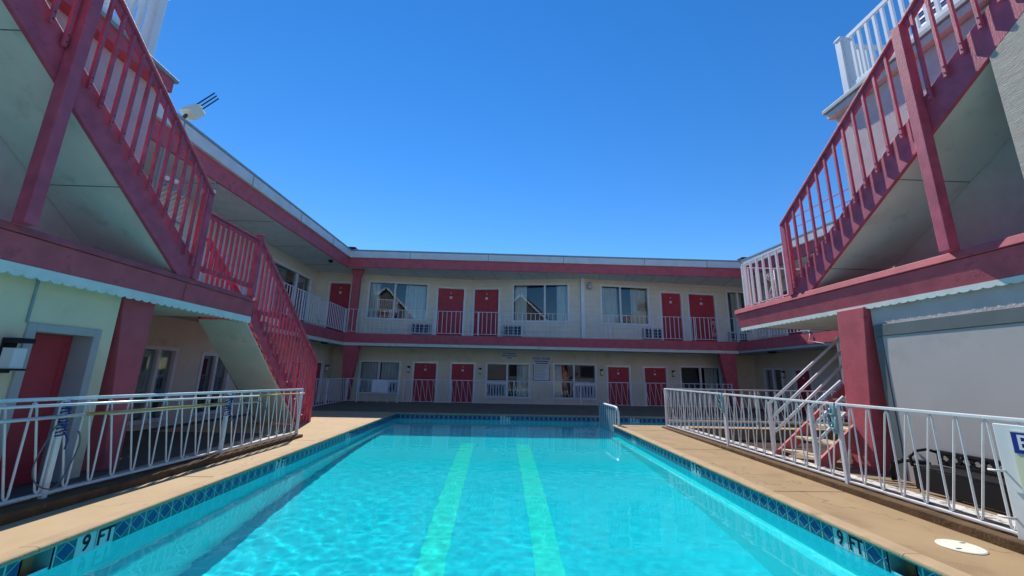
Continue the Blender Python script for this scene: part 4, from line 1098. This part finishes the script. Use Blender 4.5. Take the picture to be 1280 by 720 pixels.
t2 = MB(); t2.tube([(4.62, 4.62, .30), (4.6, 4.85, .30), (4.58, 5.0, .24), (4.58, 5.05, .12), (4.58, 5.03, .03)], .028, 8)
t2.build('curled_arm', 'black', t, smooth=True)

for o_ in t.children: o_.matrix_basis = Matrix.Translation((BX, 0, 0)) @ o_.matrix_basis

# small steps with white handrails, right
t = thing('entry_steps', 'short red stringer steps with worn pale treads and white tube handrails, right of the pool', 'steps', (4.4, 6.0, 0))
sl = .83; sz = lambda x: .12+sl*(x-4.42)
tr = None
for i in range(7):
    loc = (4.44+i*.235, 0, .15+i*.195)
    if tr is None: tr = MB().box(0, .25, 5.64, 6.38, -.035, 0).build('tread', 'tread', t, loc, bevel=.005)
    else: copyo(tr, t, Matrix.Translation(loc))
for yy, hgt in ((5.60, .24), (6.39, .12)):
    MB().prism([(4.36, sz(4.36)+.02), (4.36, max(-.0, sz(4.36)-hgt)), (4.50, 0.0), (6.0, sz(6.0)-hgt), (6.0, sz(6.0)+.02)], yy, yy+.04, 'y').build('stringer', 'red_chip', t, bevel=.004)
for yy in (5.58, 6.44):
    XE = 5.72 if yy > 6 else 4.84
    for k, dz in enumerate((.0, -.215, -.43)):
        a = 4.36; MB().tube([(a+.02*k, yy-.03, sz(a)+.76+dz), (XE, yy-.03, sz(XE)+.73+dz)], .021, 10).build('handrail', 'iron', t, smooth=True)
    MB().box(4.345, 4.395, yy-.02, yy+.03, .0, sz(4.36)+.77).build('post', 'iron', t, bevel=.006)
    if yy > 6: MB().box(5.66, 5.71, yy-.02, yy+.03, sz(5.68)-.15, sz(5.68)+.77).build('post', 'iron', t, bevel=.006)

# divider rail standing in the pool
t = thing('pool_divider', 'low white barred divider rail standing in the water beyond the right deck corner', 'railing', (2.97, 10.7, WZ))
X_ = 2.99
pts = [(X_, 12.0, .44), (X_, 9.75+.62, .44), (X_, 10.16, .41), (X_, 10.10, .33), (X_, 10.09, .20), (X_, 10.09, .004)]
MB().tube(pts[:2]+[(X_, 10.24, .435)]+pts[2:], .030, 10).build('top_rail', 'iron', t, smooth=True)
ba = None
for i in range(10):
    yy = 11.98-i*.205
    q = MB().box(-.008, .008, -.008, .008, -1.0 if yy > PN+.05 else .0, .43).build('bar', 'iron', t, (X_, yy, 0)) if ba is None or yy < PN+.05 else None
    if q is None: q = copyo(ba, t, Matrix.Translation((X_, yy, 0)))
    if ba is None: ba = q
    q.cycles.is_caustics_receiver = True
m = MB(); m.box(X_-.004, X_+.004, PN+.05, 12.0, -.6, .42)
def mesh_mat():
    m = bpy.data.materials.new('screen_mesh'); m.use_nodes = True; nt = m.node_tree; N = nt.nodes; L = nt.links
    t_ = N.new('ShaderNodeBsdfTransparent'); d = N['Principled BSDF']; d.inputs['Base Color'].default_value = (.28, .44, .54, 1); d.inputs['Roughness'].default_value = .3
    mx = N.new('ShaderNodeMixShader'); mx.inputs[0].default_value = .45
    L.new(t_.outputs[0], mx.inputs[1]); L.new(d.outputs[0], mx.inputs[2]); L.new(mx.outputs[0], N['Material Output'].inputs[0]); return m
m.build('screen', mesh_mat(), t)

# house behind the viewer, seen only mirrored in the upper windows
hs = thing('gabled_house', 'grey gabled house with white rake boards, mirrored in the far upper left window', 'house', (-7.6, -17, 0))
hx, hy = -7.63, -14.0
MB().prism([(hx-3.4, G0), (hx+3.4, G0), (hx+3.4, 8.1), (hx, 11.4), (hx-3.4, 8.1)], hy-7, hy, 'y').build('wall', 'siding', hs)
for sg in (-1, 1):
    MB().beam((hx, hy+.25, 11.62), (hx+sg*3.9, hy+.25, 7.85), .12, .24).build('rake_board', 'vinyl', hs)
    MB().hexa([(hx, hy-7.2, 11.55), (hx+sg*3.9, hy-7.2, 7.78), (hx+sg*3.9, hy+.18, 7.78), (hx, hy+.18, 11.55)], [(hx, hy-7.2, 11.8), (hx+sg*3.9, hy-7.2, 8.03), (hx+sg*3.9, hy+.18, 8.03), (hx, hy+.18, 11.8)]).build('roof', 'shingle', hs)
MB().box(hx-1.4, hx+1.4, hy, hy+.06, 5.6, 7.2).build('window', 'black', hs)
lb_ = thing('reflection_blocker', 'unseen dark flat roofed block added behind the viewer to darken the lower window reflections', 'building', (4, -24, 0))  # added out of view to keep the bright horizon out of the panes
MB().box(-24, 30, -30, -24, G0, 4.6).build('wall', 'siding', lb_)
MB().box(-24.3, 30.3, -30.3, -23.6, 4.605, 4.9).build('roof', 'shingle', lb_)
for i in range(9): MB().box(-20+i*5.4, -18+i*5.4, -23.99, -23.94, 1.0, 2.6).build('window', 'black', lb_)

# small fixtures
for x in (-.25, 3.2, 6.9): MB().box(x, x+.012, RY-.006, RY+.002, 5.61, 5.995).build('fascia_seam', 'redwood', bk)
for x in (-4.0, -.6, 2.7, 6.3, 9.1): MB().box(x, x+.03, RY-.096, RY-.05, 6.01, 6.30).build('gutter_strap', 'drip', bk)
for yy in (7.6, 9.9, 12.4, 14.8): MB().hexa([(-6.9+.33*(yy-5.62)/11+.033, yy, 6.01), (-6.9+.33*(yy-5.62)/11+.048, yy, 6.01), (-6.9+.33*(yy-5.62)/11+.048, yy+.03, 6.01), (-6.9+.33*(yy-5.62)/11+.033, yy+.03, 6.01)], [(-6.9+.33*(yy-5.62)/11+.033, yy, 6.30), (-6.9+.33*(yy-5.62)/11+.048, yy, 6.30), (-6.9+.33*(yy-5.62)/11+.048, yy+.03, 6.30), (-6.9+.33*(yy-5.62)/11+.033, yy+.03, 6.30)]).build('gutter_strap', 'drip', lwg)
for x in (.9, 3.3, 5.6): MB().box(-4.4979, -4.478, x, x+.008, 2.13, 2.38).build('fascia_seam', 'redwood', lb)
t = thing('security_camera', 'tiny dark dome camera under the left soffit near the inner roof corner', 'camera', (-6.9, 15.6, 5.5))
MB().lathe([(.05, .0), (.09, .05), (.09, .09), (.06, .10)], (-6.95, 15.6, 5.495), 14).build('dome', 'black', t, smooth=True)
MB().tube([(-6.95, 15.55, 5.50), (-6.9, 15.4, 5.46)], .03, 8).build('lens_barrel', 'blacktrim', t, smooth=True)
m = MB(); pts = [(10.43, 12.9, 2.74), (10.42, 12.92, 2.6), (10.40, 12.95, 2.5), (10.42, 12.7, 2.44), (10.42, 12.4, 2.38), (10.44, 12.3, 2.30)]
m.tube(pts, .012, 6); tag(m.build('loose_cable', 'iron', smooth=True), 'loose pale cable dangling over the red slab edge of the right wing', 'cable')
t = thing('ceiling_light', 'flat dark ceiling light under the balcony near the left red corner column', 'ceiling light', (-6.9, 16.2, 2.3), 'flat lights under the balconies')
MB().lathe([(.16, 0), (.15, -.05), (.10, -.07), (.01, -.07)], (-7.0, 16.1, 2.318), 18).build('shade', 'blacktrim', t, smooth=True)
t = thing('ceiling_light', 'flat dark ceiling light under the right wing balcony beside the far corner', 'ceiling light', (10.9, 15.6, 2.3), 'flat lights under the balconies')
MB().lathe([(.16, 0), (.15, -.05), (.10, -.07), (.01, -.07)], (10.95, 15.6, 2.298), 18).build('shade', 'blacktrim', t, smooth=True)
